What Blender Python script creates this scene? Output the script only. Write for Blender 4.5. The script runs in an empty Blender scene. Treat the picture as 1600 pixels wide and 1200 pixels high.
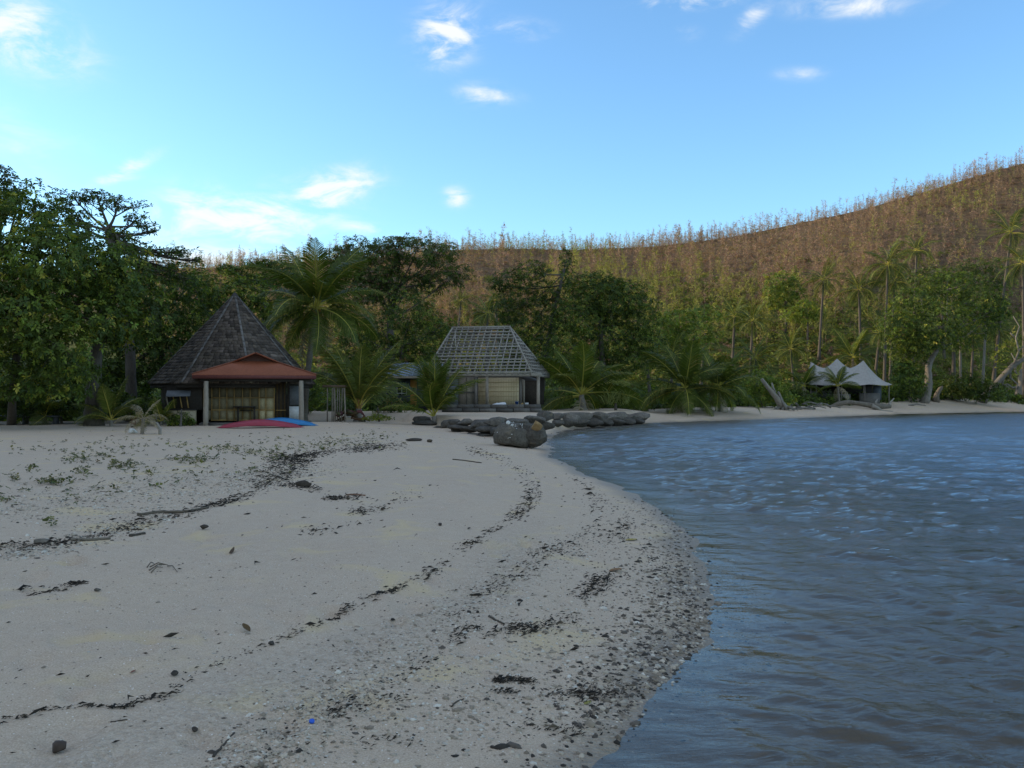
import bpy, math, random
import numpy as np

rng = np.random.default_rng(11)
random.seed(11)
C = bpy.context.scene.collection
SC = bpy.context.scene

# ------------------------------------------------------------------ camera
F, CX, HY, EYE = 1400.0, 800.0, 615.0, 2.0
cam_data = bpy.data.cameras.new("camera")
cam_data.sensor_width = 36.0
cam_data.lens = F / 1600.0 * 36.0
cam_data.shift_y = 15.0 / 1600.0
cam_data.clip_end = 6000.0
cam_data.clip_start = 0.05
cam = bpy.data.objects.new("camera", cam_data)
C.objects.link(cam)
cam.location = (0, 0, EYE)
cam.rotation_euler = (math.radians(90), 0, 0)
SC.camera = cam

# ------------------------------------------------------------------ world, sun, exposure
SUN_TRAVEL = np.array([0.98, -0.20])          # horizontal direction in which the light travels
SUN_EL = math.radians(15.0)
world = bpy.data.worlds.new("World")
SC.world = world
world.use_nodes = True
wn, wl = world.node_tree.nodes, world.node_tree.links
wn.clear()
w_out = wn.new("ShaderNodeOutputWorld")
w_bg = wn.new("ShaderNodeBackground")
w_sky = wn.new("ShaderNodeTexSky")
w_sky.sky_type = 'NISHITA'
w_sky.sun_disc = False
w_sky.sun_elevation = SUN_EL
w_sky.sun_rotation = math.atan2(-SUN_TRAVEL[0], -SUN_TRAVEL[1])
w_sky.altitude = 0
w_sky.air_density = 1.0
w_sky.dust_density = 0.6
w_sky.ozone_density = 2.0
w_bg.inputs["Strength"].default_value = 0.15
SKY_GAIN = (0.69, 0.915, 1.06)


def wmath(op, a, b=None, c=None):
    n = wn.new("ShaderNodeMath")
    n.operation = op
    for i, v in enumerate((a, b, c)):
        if v is None:
            continue
        if isinstance(v, (int, float)):
            n.inputs[i].default_value = v
        else:
            wl.new(v, n.inputs[i])
    return n.outputs[0]


w_tc = wn.new("ShaderNodeTexCoord")
w_sep = wn.new("ShaderNodeSeparateXYZ")
wl.new(w_tc.outputs["Generated"], w_sep.inputs[0])
az = wmath('ARCTAN2', w_sep.outputs[0], w_sep.outputs[1])          # 0 straight ahead, + to the right
el = wmath('ARCSINE', w_sep.outputs[2])
w_noise = wn.new("ShaderNodeTexNoise")
w_noise.inputs["Scale"].default_value = 16.0
w_noise.inputs["Detail"].default_value = 7.0
w_noise.inputs["Roughness"].default_value = 0.62
w_noise.inputs["Distortion"].default_value = 0.5
w_map = wn.new("ShaderNodeMapping")
w_map.inputs["Scale"].default_value = (1.0, 1.0, 2.4)
wl.new(w_tc.outputs["Generated"], w_map.inputs[0])
wl.new(w_map.outputs[0], w_noise.inputs["Vector"])


def px_dir(px, py):
    x, z = (px - CX) / F, (HY - py) / F
    return math.atan2(x, 1.0), math.atan2(z, math.hypot(x, 1.0))


# soft patches of cloud: direction, half widths (rad), tilt, strength
clouds = [(385, 345, .075, .024, .10, .95), (300, 335, .045, .026, .2, .8), (515, 298, .046, .020, .30, 1.0),
          (450, 330, .075, .03, .2, .55), (350, 400, .10, .018, .0, .6), (560, 355, .05, .007, -.05, .5),
          (698, 52, .034, .026, .45, 1.0), (800, 45, .040, .010, -.05, .55), (757, 148, .032, .011, -.05, .6),
          (712, 309, .014, .010, .0, .8), (20, 45, .06, .030, -.25, .85), (55, 60, .032, .006, -.3, .6),
          (195, 265, .034, .007, .55, .75), (185, 273, .018, .006, .1, .5), (1178, 25, .022, .010, .6, .6), (1250, 116, .024, .007, -.1, .4),
          (1090, 3, .06, .009, .05, .6), (1330, 6, .06, .012, -.1, .6), (1020, 8, .018, .010, .0, .5), (1075, 50, .014, .008, .0, .3),
          (-500, 200, .20, .05, .1, .8), (-1500, 250, .3, .05, .0, .7), (2300, 150, .2, .04, .1, .6), (800, -500, .25, .10, .3, .6),
          (-700, -700, .2, .08, .3, .6), (1800, -600, .2, .08, -.3, .6)]
total = None
for px, py, ra, re, tilt, st in clouds:
    a0, e0 = px_dir(px, py)
    da = wmath('SUBTRACT', az, a0)
    de = wmath('SUBTRACT', el, e0)
    ct, stt = math.cos(tilt), math.sin(tilt)
    u = wmath('ADD', wmath('MULTIPLY', da, ct / ra), wmath('MULTIPLY', de, stt / ra))
    v = wmath('ADD', wmath('MULTIPLY', da, -stt / re), wmath('MULTIPLY', de, ct / re))
    r2 = wmath('ADD', wmath('MULTIPLY', u, u), wmath('MULTIPLY', v, v))
    g = wmath('MULTIPLY', wmath('EXPONENT', wmath('MULTIPLY', r2, -0.9)), st)
    total = g if total is None else wmath('MAXIMUM', total, g)
w_big = wn.new("ShaderNodeTexNoise")
w_big.inputs["Scale"].default_value = 2.6
w_big.inputs["Detail"].default_value = 3.0
wl.new(w_tc.outputs["Generated"], w_big.inputs["Vector"])
# scattered cloud: as good as none low in front, more added out of view overhead and behind to whiten the skylight
w_rear = wn.new("ShaderNodeMapRange")
wl.new(wmath('SUBTRACT', w_sep.outputs[2], wmath('MULTIPLY', w_sep.outputs[1], 0.55)), w_rear.inputs[0])
w_rear.inputs[1].default_value = 0.12
w_rear.inputs[2].default_value = 0.55
w_rear.inputs[3].default_value = 0.0
w_rear.inputs[4].default_value = 1.0
rear = wmath('MULTIPLY', w_rear.outputs[0], wmath('MULTIPLY', w_big.outputs[0], 1.15))
total = wmath('MAXIMUM', total, rear)
n_con = wmath('MAXIMUM', wmath('MULTIPLY', wmath('SUBTRACT', w_noise.outputs[0], 0.36), 3.6), 0.0)
cl = wmath('MULTIPLY', wmath('MULTIPLY', total, n_con), 1.45)
clamp = wn.new("ShaderNodeMapRange")
clamp.interpolation_type = 'SMOOTHSTEP'
wl.new(cl, clamp.inputs[0])
clamp.inputs[1].default_value = 0.0
clamp.inputs[2].default_value = 1.0
clamp.inputs[3].default_value = 0.0
clamp.inputs[4].default_value = 0.92
w_gain = wn.new("ShaderNodeMix")
w_gain.data_type = 'RGBA'
w_gain.blend_type = 'MULTIPLY'
w_gain.inputs[0].default_value = 1.0
wl.new(w_sky.outputs[0], w_gain.inputs[6])
w_gain.inputs[7].default_value = (*SKY_GAIN, 1)
w_mix = wn.new("ShaderNodeMix")
w_mix.data_type = 'RGBA'
wl.new(clamp.outputs[0], w_mix.inputs[0])
wl.new(w_gain.outputs[2], w_mix.inputs[6])
w_mix.inputs[7].default_value = (3.3, 3.4, 3.4, 1)
wl.new(w_mix.outputs[2], w_bg.inputs[0])
wl.new(w_bg.outputs[0], w_out.inputs[0])

sun_data = bpy.data.lights.new("sun", 'SUN')
sun_data.energy = 2.45
sun_data.angle = math.radians(0.5)
sun_data.color = (1.0, 0.78, 0.52)
sun = bpy.data.objects.new("sun", sun_data)
C.objects.link(sun)
sun.location = (-80, -60, 60)
_d = np.array([SUN_TRAVEL[0] * math.cos(SUN_EL), SUN_TRAVEL[1] * math.cos(SUN_EL), -math.sin(SUN_EL)])
from mathutils import Vector, Matrix, Euler
sun.rotation_euler = Vector(_d).to_track_quat('-Z', 'Y').to_euler()

SC.view_settings.view_transform = 'Standard'
SC.view_settings.look = 'None'
SC.view_settings.exposure = 1.05
SC.view_settings.gamma = 1.0
SC.view_settings.use_curve_mapping = False
SC.render.engine = 'CYCLES'
SC.cycles.max_bounces = 8
SC.cycles.transparent_max_bounces = 12
SC.cycles.use_denoising = True


# ------------------------------------------------------------------ helpers
def P(px, py, Y):
    """point seen at photo pixel (px, py) when it stands Y metres ahead"""
    return np.array([(px - CX) / F * Y, Y, EYE + (HY - py) / F * Y])


def sstep(a, b, x):
    t = np.clip((x - a) / (b - a), 0, 1)
    return t * t * (3 - 2 * t)


def mesh_np(name, V, faces, mats=None, tint=None, smooth=False, mat_idx=None, attrs=None):
    """faces: list of int arrays (m,k)"""
    me = bpy.data.meshes.new(name)
    V = np.asarray(V, np.float32)
    faces = [np.asarray(f, np.int32) for f in faces if len(f)]
    me.vertices.add(len(V))
    me.vertices.foreach_set("co", V.ravel())
    loops = np.concatenate([f.ravel() for f in faces])
    sizes = np.concatenate([np.full(len(f), f.shape[1], np.int32) for f in faces])
    starts = np.concatenate([[0], np.cumsum(sizes)[:-1]]).astype(np.int32)
    me.loops.add(len(loops))
    me.loops.foreach_set("vertex_index", loops)
    me.polygons.add(len(sizes))
    me.polygons.foreach_set("loop_start", starts)
    me.polygons.foreach_set("loop_total", sizes)
    if smooth:
        me.polygons.foreach_set("use_smooth", np.ones(len(sizes), bool))
    if mat_idx is not None:
        me.polygons.foreach_set("material_index", np.asarray(mat_idx, np.int32))
    me.update(calc_edges=True)
    if tint is not None:
        t = np.ones((len(V), 4), np.float32)
        t[:, :3] = np.asarray(tint, np.float32)[:, :3]
        a = me.attributes.new("tint", 'FLOAT_COLOR', 'POINT')
        a.data.foreach_set("color", t.ravel())
    for k, arr in (attrs or {}).items():
        a = me.attributes.new(k, 'FLOAT', 'POINT')
        a.data.foreach_set("value", np.asarray(arr, np.float32))
    for m in (mats or []):
        me.materials.append(m)
    return me


def link(name, me, parent=None, loc=None, rot=None, scale=None):
    o = bpy.data.objects.new(name, me)
    C.objects.link(o)
    if parent is not None:
        o.parent = parent
    if loc is not None:
        o.location = loc
    if rot is not None:
        o.rotation_euler = rot
    if scale is not None:
        o.scale = scale
    return o


def tag(o, label=None, cat=None, group=None, kind=None):
    if label:
        o["label"] = label
    if cat:
        o["category"] = cat
    if group:
        o["group"] = group
    if kind:
        o["kind"] = kind
    return o


def thing(name, loc, label, cat, group=None, rz=0.0):
    o = bpy.data.objects.new(name, None)
    o.empty_display_size = 0.2
    C.objects.link(o)
    o.location = loc
    o.rotation_euler = (0, 0, rz)
    return tag(o, label, cat, group)


class MB:
    """collects boxes, tubes, strips ... and links them as ONE mesh"""
    def __init__(s):
        s.v, s.f, s.t, s.n = [], {}, [], 0

    def add(s, V, Fs, tint=(1, 1, 1)):
        V = np.asarray(V, float)
        s.v.append(V)
        t = np.asarray(tint, float)
        s.t.append(np.tile(t, (len(V), 1)) if t.ndim == 1 else t)
        for f in Fs:
            f = np.asarray(f, int)
            if f.ndim == 1:
                f = f[None]
            s.f.setdefault(f.shape[1], []).append(f + s.n)
        s.n += len(V)
        return s

    def box(s, c, size, rot=None, tint=(1, 1, 1), taper=1.0, jit=0.0):
        hx, hy, hz = [q / 2 for q in size]
        V = np.array([[x * (taper if z > 0 else 1), y * (taper if z > 0 else 1), z] for z in (-hz, hz) for x, y in ((-hx, -hy), (hx, -hy), (hx, hy), (-hx, hy))])
        if jit:
            V = V + rng.uniform(-jit, jit, V.shape)
        if rot is not None:
            V = V @ np.array(rot).T
        return s.add(V + np.asarray(c), [[[3, 2, 1, 0], [4, 5, 6, 7], [0, 1, 5, 4], [1, 2, 6, 5], [2, 3, 7, 6], [3, 0, 4, 7]]], tint)

    def bar(s, a, b, w, h, up=(0, 0, 1), tint=(1, 1, 1)):
        """box from a to b, w wide and h high"""
        a, b = np.asarray(a, float), np.asarray(b, float)
        d = b - a
        L = np.linalg.norm(d)
        d = d / L
        up = np.asarray(up, float)
        sx = np.cross(d, up)
        if np.linalg.norm(sx) < 1e-5:
            sx = np.cross(d, np.array([1.0, 0, 0]))
        sx /= np.linalg.norm(sx)
        u = np.cross(sx, d)
        R = np.stack([d, sx, u], 1)
        return s.box((a + b) / 2, (L, w, h), R, tint)

    def tube(s, pts, rad, n=8, tint=(1, 1, 1), caps=True, wob=0.0):
        pts = np.asarray(pts, float)
        rad = np.broadcast_to(np.asarray(rad, float), (len(pts),))
        T = np.gradient(pts, axis=0)
        T /= np.linalg.norm(T, axis=1, keepdims=True) + 1e-9
        ref = np.array([0.0, 0, 1]) if abs(T[0][2]) < 0.8 else np.array([1.0, 0, 0])
        V = []
        ang = np.linspace(0, 2 * np.pi, n, endpoint=False)
        for i in range(len(pts)):
            x = np.cross(T[i], ref)
            x /= np.linalg.norm(x) + 1e-9
            y = np.cross(T[i], x)
            ref_new = np.cross(x, T[i])
            ref = ref_new if np.linalg.norm(ref_new) > 1e-6 else ref
            r = rad[i] * (1 + (rng.uniform(-wob, wob, n) if wob else 0))
            V.append(pts[i] + np.outer(np.cos(ang) * r, x) + np.outer(np.sin(ang) * r, y))
        V = np.concatenate(V)
        i0 = np.arange(len(pts) - 1)[:, None] * n
        j = np.arange(n)[None]
        Q = np.stack([i0 + j, i0 + (j + 1) % n, i0 + n + (j + 1) % n, i0 + n + j], -1).reshape(-1, 4)
        Fs = [Q]
        if caps:
            Fs += [np.arange(n)[::-1][None], (np.arange(n) + (len(pts) - 1) * n)[None]]
        return s.add(V, Fs, tint)

    def lathe(s, prof, c=(0, 0, 0), n=16, tint=(1, 1, 1)):
        prof = np.asarray(prof, float)
        ang = np.linspace(0, 2 * np.pi, n, endpoint=False)
        V = np.concatenate([np.stack([r * np.cos(ang), r * np.sin(ang), np.full(n, z)], 1) for r, z in prof]) + np.asarray(c)
        i0 = np.arange(len(prof) - 1)[:, None] * n
        j = np.arange(n)[None]
        Q = np.stack([i0 + j, i0 + (j + 1) % n, i0 + n + (j + 1) % n, i0 + n + j], -1).reshape(-1, 4)
        return s.add(V, [Q, np.arange(n)[::-1][None], (np.arange(n) + (len(prof) - 1) * n)[None]], tint)

    def mesh(s, name, mat, smooth=False):
        V = np.concatenate(s.v)
        return mesh_np(name, V, [np.concatenate(x) for x in s.f.values()], [mat] if not isinstance(mat, list) else mat, np.concatenate(s.t), smooth)

    def build(s, name, mat, parent=None, smooth=False, origin=None):
        me = s.mesh(name, mat, smooth)
        return link(name, me, parent, loc=origin)


# ------------------------------------------------------------------ materials
def new_mat(name):
    m = bpy.data.materials.new(name)
    m.use_nodes = True
    nt = m.node_tree
    nt.nodes.clear()
    out = nt.nodes.new("ShaderNodeOutputMaterial")
    return m, nt, out


def N(nt, typ, **kw):
    n = nt.nodes.new(typ)
    for k, v in kw.items():
        setattr(n, k, v)
    return n


def ramp(nt, fac, stops):
    r = N(nt, "ShaderNodeValToRGB")
    e = r.color_ramp.elements
    while len(e) < len(stops):
        e.new(0.5)
    for i, (p, c) in enumerate(stops):
        e[i].position = p
        e[i].color = (*c, 1) if len(c) == 3 else c
    nt.links.new(fac, r.inputs[0])
    return r.outputs[0]


def noise(nt, scale, detail=4, rough=0.6, vec=None, dist=0.0):
    n = N(nt, "ShaderNodeTexNoise")
    n.inputs["Scale"].default_value = scale
    n.inputs["Detail"].default_value = detail
    n.inputs["Roughness"].default_value = rough
    n.inputs["Distortion"].default_value = dist
    if vec is not None:
        nt.links.new(vec, n.inputs["Vector"])
    return n.outputs[0]


def mixc(nt, fac, a, b, blend='MIX'):
    n = N(nt, "ShaderNodeMix", data_type='RGBA', blend_type=blend)
    for i, v in ((0, fac), (6, a), (7, b)):
        if isinstance(v, (int, float)):
            n.inputs[i].default_value = v
        elif isinstance(v, tuple):
            n.inputs[i].default_value = (*v, 1)
        else:
            nt.links.new(v, n.inputs[i])
    return n.outputs[2]


def mth(nt, op, a, b=None):
    n = N(nt, "ShaderNodeMath", operation=op)
    for i, v in enumerate((a, b)):
        if v is None:
            continue
        if isinstance(v, (int, float)):
            n.inputs[i].default_value = v
        else:
            nt.links.new(v, n.inputs[i])
    return n.outputs[0]


def attr(nt, name, out="Color"):
    n = N(nt, "ShaderNodeAttribute", attribute_name=name)
    return n.outputs[out]


def obj_coord(nt):
    return N(nt, "ShaderNodeTexCoord").outputs["Object"]


def geo_pos(nt):
    return N(nt, "ShaderNodeNewGeometry").outputs["Position"]


def rough_mat(name, c1, c2, scale=4.0, rough=0.8, bump=0.3, bscale=None, stretch=(1, 1, 1), spec=0.3, use_tint=True, world_space=False, dist=0.02):
    """weathered opaque surface: two colours blended by noise, times the piece's own tint"""
    m, nt, out = new_mat(name)
    b = N(nt, "ShaderNodeBsdfPrincipled")
    mp = N(nt, "ShaderNodeMapping")
    mp.inputs["Scale"].default_value = stretch
    nt.links.new(geo_pos(nt) if world_space else obj_coord(nt), mp.inputs[0])
    n1 = noise(nt, scale, 6, 0.65, mp.outputs[0])
    n2 = noise(nt, (bscale or scale * 6), 4, 0.6, mp.outputs[0])
    col = ramp(nt, n1, [(0.3, c1), (0.7, c2)])
    col = mixc(nt, 0.35, col, ramp(nt, n2, [(0.3, tuple(q * .55 for q in c1)), (0.75, tuple(min(1, q * 1.25) for q in c2))]))
    if use_tint:
        col = mixc(nt, 1.0, col, attr(nt, "tint"), 'MULTIPLY')
    nt.links.new(col, b.inputs["Base Color"])
    b.inputs["Roughness"].default_value = rough
    b.inputs["Specular IOR Level"].default_value = spec
    if bump:
        bp = N(nt, "ShaderNodeBump")
        bp.inputs["Strength"].default_value = bump
        bp.inputs["Distance"].default_value = dist
        nt.links.new(n2, bp.inputs["Height"])
        nt.links.new(bp.outputs[0], b.inputs["Normal"])
    nt.links.new(b.outputs[0], out.inputs[0])
    return m


def leaf_mat(name, gain=1.0, trans=0.35, rough=0.45, spec=0.35):
    m, nt, out = new_mat(name)
    b = N(nt, "ShaderNodeBsdfPrincipled")
    t = attr(nt, "tint")
    oi = N(nt, "ShaderNodeObjectInfo")
    hs = N(nt, "ShaderNodeHueSaturation")
    nt.links.new(t, hs.inputs["Color"])
    v = N(nt, "ShaderNodeMapRange")
    nt.links.new(oi.outputs["Random"], v.inputs[0])
    v.inputs[3].default_value = 0.85 * gain
    v.inputs[4].default_value = 1.15 * gain
    nt.links.new(v.outputs[0], hs.inputs["Value"])
    nt.links.new(hs.outputs[0], b.inputs["Base Color"])
    b.inputs["Roughness"].default_value = rough
    b.inputs["Specular IOR Level"].default_value = spec
    tr = N(nt, "ShaderNodeBsdfTranslucent")
    tcol = mixc(nt, 1.0, hs.outputs[0], (1.25, 1.2, 0.5), 'MULTIPLY')
    nt.links.new(tcol, tr.inputs[0])
    mx = N(nt, "ShaderNodeMixShader")
    mx.inputs[0].default_value = trans
    nt.links.new(b.outputs[0], mx.inputs[1])
    nt.links.new(tr.outputs[0], mx.inputs[2])
    nt.links.new(mx.outputs[0], out.inputs[0])
    return m


# ------------------------------------------------------------------ shape of the land
SHORE = np.array([(-90, -180), (-40, -80), (-12, -20), (-4, -4), (-1.6, 0), (-.7, 2), (-.05, 3.6), (.41, 4.8), (.88, 5.9), (1.52, 7.1), (1.80, 8.1),
                  (2.05, 9.8), (2.44, 12.4), (2.60, 14.7), (2.42, 17), (2.14, 20), (1.67, 23.3), (1.3, 28), (1.36, 33), (1.6, 40), (2.6, 48.2),
                  (5.2, 54), (8.7, 60.5), (13.9, 65), (20, 70), (27.8, 78), (37.5, 87.5), (57, 100), (75, 118), (110, 140), (180, 165), (300, 180), (600, 190)], float)
WATER_POLY = np.concatenate([SHORE, [(600, -400), (-90, -400)]])
WALL = np.array([(-5.9, 50.5), (-4.4, 47), (-3.2, 44), (-1.7, 40), (-.4, 37.3), (1.0, 39.5), (1.7, 44), (2.5, 48.5), (5, 54.3), (8.6, 60.3)], float)
TERRACE = np.concatenate([WALL, [(10, 64), (22, 75), (60, 120), (-80, 120), (-80, 56), (-14, 54.5), (-9, 52.5)]])


def seg_dist(px, py, poly, closed=True):
    d = np.full(px.shape, 1e9)
    n = len(poly)
    for i in range(n if closed else n - 1):
        ax, ay = poly[i]
        bx, by = poly[(i + 1) % n]
        dx, dy = bx - ax, by - ay
        t = np.clip(((px - ax) * dx + (py - ay) * dy) / (dx * dx + dy * dy), 0, 1)
        d = np.minimum(d, (px - ax - t * dx) ** 2 + (py - ay - t * dy) ** 2)
    return np.sqrt(d)


def inside(px, py, poly):
    r = np.zeros(px.shape, bool)
    n = len(poly)
    for i in range(n):
        ax, ay = poly[i]
        bx, by = poly[(i + 1) % n]
        c = (ay > py) != (by > py)
        with np.errstate(divide='ignore', invalid='ignore'):
            xx = (bx - ax) * (py - ay) / (by - ay) + ax
        r ^= c & (px < xx)
    return r


def lump(x, y, s, seed=0):
    """cheap smooth noise, about -1..1"""
    r = np.random.default_rng(seed)
    out = 0
    for k in range(6):
        a = r.uniform(0, 2 * np.pi)
        f = s * r.uniform(0.6, 1.7)
        out = out + np.sin((x * np.cos(a) + y * np.sin(a)) * f + r.uniform(0, 6.3)) * r.uniform(.5, 1)
    return out / 3.0


def shore_d(x, y):
    d = seg_dist(x, y, SHORE, False)
    d = np.where(inside(x, y, WATER_POLY), -d, d)
    wig = 0.10 * lump(x, y, 1.4, 3) + 0.035 * lump(x, y, 5.0, 4)
    return d + wig * np.clip(y / 8, .5, 1.3)


def ground_z(x, y, d=None):
    x, y = np.asarray(x, float), np.asarray(y, float)
    if d is None:
        d = shore_d(x, y)
    dl = np.clip(d, 0, None)
    z = .40 * (1 - np.exp(-dl / 3.6))
    z += sstep(8, 14, x) * .5 * (1 - np.exp(-dl / 4.0)) * sstep(50, 58, y)
    z -= .085 * np.clip(-d, 0, None) * np.exp(-np.clip(-d, 0, 12) / 30)
    z = np.maximum(z, -2.2)
    land = sstep(0.2, 2.0, d)
    z += land * (.025 * lump(x, y, .9, 7) + .012 * lump(x, y, 2.6, 8))
    z += .17 * np.exp(-((x + 9.8) / 3.2) ** 2 - ((y - 45.5) / 2.6) ** 2)
    din = seg_dist(x, y, TERRACE)
    din = np.where(inside(x, y, TERRACE), din, -din)
    soft = np.where(x < -6, 3.2, .55)
    z = z + sstep(0, 1, (din - np.where(x < -6, -.2, .25)) / soft) * np.clip(.84 - z, 0, None) * sstep(12, 8, x)
    z = z + sstep(86, 112, y) * 1.2 * sstep(2, 10, d)
    return z


HILL_U = np.array([-2600, -800, -200, 330, 560, 700, 800, 900, 1000, 1100, 1160, 1275, 1350, 1475, 1600, 1900, 2600, 4000], float)
HILL_PY = np.array([470, 450, 430, 418, 404, 391, 388, 389, 386, 377, 368, 345, 326, 289, 252, 165, 110, 95], float)
DR = 230.0


def hill_z(x, y):
    u = CX + F * x / y
    zr = EYE + (HY - np.interp(u, HILL_U, HILL_PY)) / F * DR
    y0 = 110 + 5 * np.sin(u / 190.0) + np.clip((u - 1350) * .11, 0, 75)
    t = (y - y0) / (DR - y0)
    h = np.where(t < 1, 1.6 + (zr - 1.6) * np.clip(t, 0, 1) ** 1.08, zr - (t - 1) * 16)
    h = h + (1.6 * lump(x, y, .055, 21) + .7 * lump(x, y, .16, 22)) * sstep(.05, .3, t) * (1 - .75 * sstep(.8, 1, t))
    return np.where(t < 0, -1.5 + 3.1 * sstep(-.10, 0, t), h)


def land_z(x, y):
    x, y = np.asarray(x, float), np.asarray(y, float)
    g = ground_z(x, y)
    h = np.where(y > 96, hill_z(x, np.maximum(y, 1)), -9)
    return np.maximum(g, h)


def gz(x, y):
    return float(land_z(np.array([x]), np.array([y]))[0])


def polar_grid(a0, a1, na, r0, r1, nr):
    # fine where the photograph looks, coarse out to the sides
    A = np.radians(np.concatenate([np.linspace(-88, a0, 34)[:-1], np.linspace(a0, a1, na), np.linspace(a1, 88, 34)[1:]]))
    na = len(A)
    R = np.geomspace(r0, r1, nr)
    RR, AA = np.meshgrid(R, A, indexing='ij')
    X, Y = RR * np.sin(AA), RR * np.cos(AA)
    i, j = np.meshgrid(np.arange(nr - 1), np.arange(na - 1), indexing='ij')
    q = np.stack([i * na + j, i * na + j + 1, (i + 1) * na + j + 1, (i + 1) * na + j], -1).reshape(-1, 4)
    return X.ravel(), Y.ravel(), q


# wrack and gravel follow old tide lines, given as points on the sand seen in the photograph
def on_sand(px, py, z=.36):
    for _ in range(5):
        Y = (EYE - z) * F / (py - HY)
        X = (px - CX) / F * Y
        z = float(ground_z(np.array([X]), np.array([Y]))[0])
    return np.array([X, Y, z])


def ray_ground(px, py, y0=3.0, y1=300.0):
    Y = np.geomspace(y0, y1, 4000)
    X, Z = (px - CX) / F * Y, EYE + (HY - py) / F * Y
    hit = np.nonzero(Z <= land_z(X, Y))[0]
    i = hit[0] if len(hit) else -1
    return np.array([X[i], Y[i], float(land_z(X[i:i + 1], Y[i:i + 1])[0]) if i >= 0 else 0.0])


def at_ground(px, Y):
    X = (px - CX) / F * Y
    return np.array([X, Y, gz(X, Y)])


def part(name, mb, mat, root, parent=None, smooth=False, kind=None):
    """a piece given in world coordinates, hung under its thing (or under one of its parts)"""
    me = mb.mesh(name, mat, smooth) if isinstance(mb, MB) else mb
    me.transform(Matrix.Translation(-Vector(root.location)))
    o = link(name, me, parent or root)
    if kind:
        o["kind"] = kind
    return o


def whole(name, mb, mat, base, label, cat, group=None, smooth=False, kind=None):
    """a thing that is one mesh, given in world coordinates"""
    me = mb.mesh(name, mat, smooth) if isinstance(mb, MB) else mb
    me.transform(Matrix.Translation(-Vector(base)))
    return tag(link(name, me, loc=base), label, cat, group, kind)
# ------------------------------------------------------------------ ground sheet
TIDE = .014
_pr = np.random.default_rng(77)
_py = np.exp(_pr.uniform(math.log(3.4), math.log(26), 230))
PITS = np.stack([_pr.uniform(-.55, .12, 230) * _py, _py, _pr.uniform(.05, .13, 230) * (1 + _py / 40), _pr.uniform(.014, .045, 230)], 1)


def pits(x, y):
    """old footprints and crab hollows, each with a little rim"""
    z = np.zeros_like(x)
    for a, b_, r, d in PITS:
        m = (np.abs(x - a) < 3 * r) & (np.abs(y - b_) < 3 * r)
        q2 = ((x[m] - a) ** 2 + ((y[m] - b_) * .8) ** 2) / (r * r)
        z[m] += d * (-np.exp(-q2) + .45 * np.exp(-(np.sqrt(q2) - 1.5) ** 2 * 4))
    return z


gx, gy, gq = polar_grid(-44, 44, 340, 1.2, 320, 400)
gd = shore_d(gx, gy)
g_z = ground_z(gx, gy, gd)
near = np.clip(1 - np.hypot(gx, gy) / 26, 0, 1)
g_z = g_z + near * sstep(.1, .8, gd) * (.008 * lump(gx, gy, 9, 31) + .005 * lump(gx, gy, 22, 32))
# low scalloped ridges along the last tide lines
g_z = g_z + sstep(.2, 1.2, gd) * sstep(9, 5, gd) * TIDE * np.sin(gd * 4.2 + 1.3 * lump(gx, gy, .7, 33)) + pits(gx, gy) * sstep(.8, 1.6, gd)
gravel = sstep(.9 + .45 * lump(gx, gy, 1.3, 41), .0, gd) * sstep(18, 9, gy) * sstep(-.9, -.1, gd) * .9
gravel = np.maximum(gravel, .6 * np.exp(-((gd - 2.1 - .3 * lump(gx, gy, .8, 42)) / .45) ** 2) * sstep(16, 9, gy))
wet = sstep(.55, .0, gd + .15 * lump(gx, gy, 1.7, 44))
soil = np.maximum(sstep(45.0, 47.5, gy + 1.2 * lump(gx, gy, .3, 45)) * sstep(-12, -18, gx), sstep(58, 66, gy) * sstep(5, 9, gd) * (gx < 9))
soil = np.maximum(soil, sstep(6.5, 11, gd + 1.5 * lump(gx, gy, .25, 46)) * (gx > 9) * sstep(60, 66, gy))
shell = sstep(11, 18, -gx + .12 * gy) * sstep(9, 14, gy) * sstep(46, 36, gy)

m_sand, nt, out = new_mat("sand")
b = N(nt, "ShaderNodeBsdfPrincipled")
pos = geo_pos(nt)
big = noise(nt, .45, 5, .6, pos)
mid = noise(nt, 6, 5, .65, pos)
fine = noise(nt, 95, 4, .75, pos)
col = ramp(nt, big, [(.32, (0.475, 0.357, 0.246)), (.5, (0.508, 0.394, 0.282)), (.68, (0.551, 0.412, 0.273))])
col = mixc(nt, .45, col, ramp(nt, mid, [(.35, (0.423, 0.312, 0.215)), (.65, (0.575, 0.453, 0.331))]))
col = mixc(nt, .55, col, ramp(nt, fine, [(.32, (0.247, 0.186, 0.134)), (.5, (0.489, 0.376, 0.269)), (.70, (0.722, 0.615, 0.501))]))
patch = noise(nt, 1.15, 4, .55, pos, .6)
col = mixc(nt, ramp(nt, patch, [(.56, (0, 0, 0)), (.68, (.55, .55, .55))]), col, (.60, .455, .235))
vor = N(nt, "ShaderNodeTexVoronoi")
vor.inputs["Scale"].default_value = 42
nt.links.new(pos, vor.inputs["Vector"])
chip = mth(nt, 'LESS_THAN', vor.outputs["Distance"], .2)
sepv = N(nt, "ShaderNodeSeparateColor")
nt.links.new(vor.outputs["Color"], sepv.inputs[0])
chip_w = mth(nt, 'MULTIPLY', chip, mth(nt, 'GREATER_THAN', sepv.outputs[0], .90))
chip_d = mth(nt, 'MULTIPLY', chip, mth(nt, 'LESS_THAN', sepv.outputs[0], .05))
col = mixc(nt, mth(nt, 'MULTIPLY', chip_w, .8), col, (.82, .78, .70))
col = mixc(nt, mth(nt, 'MULTIPLY', chip_d, .75), col, (.13, .11, .085))
gr = attr(nt, "gravel", "Fac")
vg = N(nt, "ShaderNodeTexVoronoi")
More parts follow.
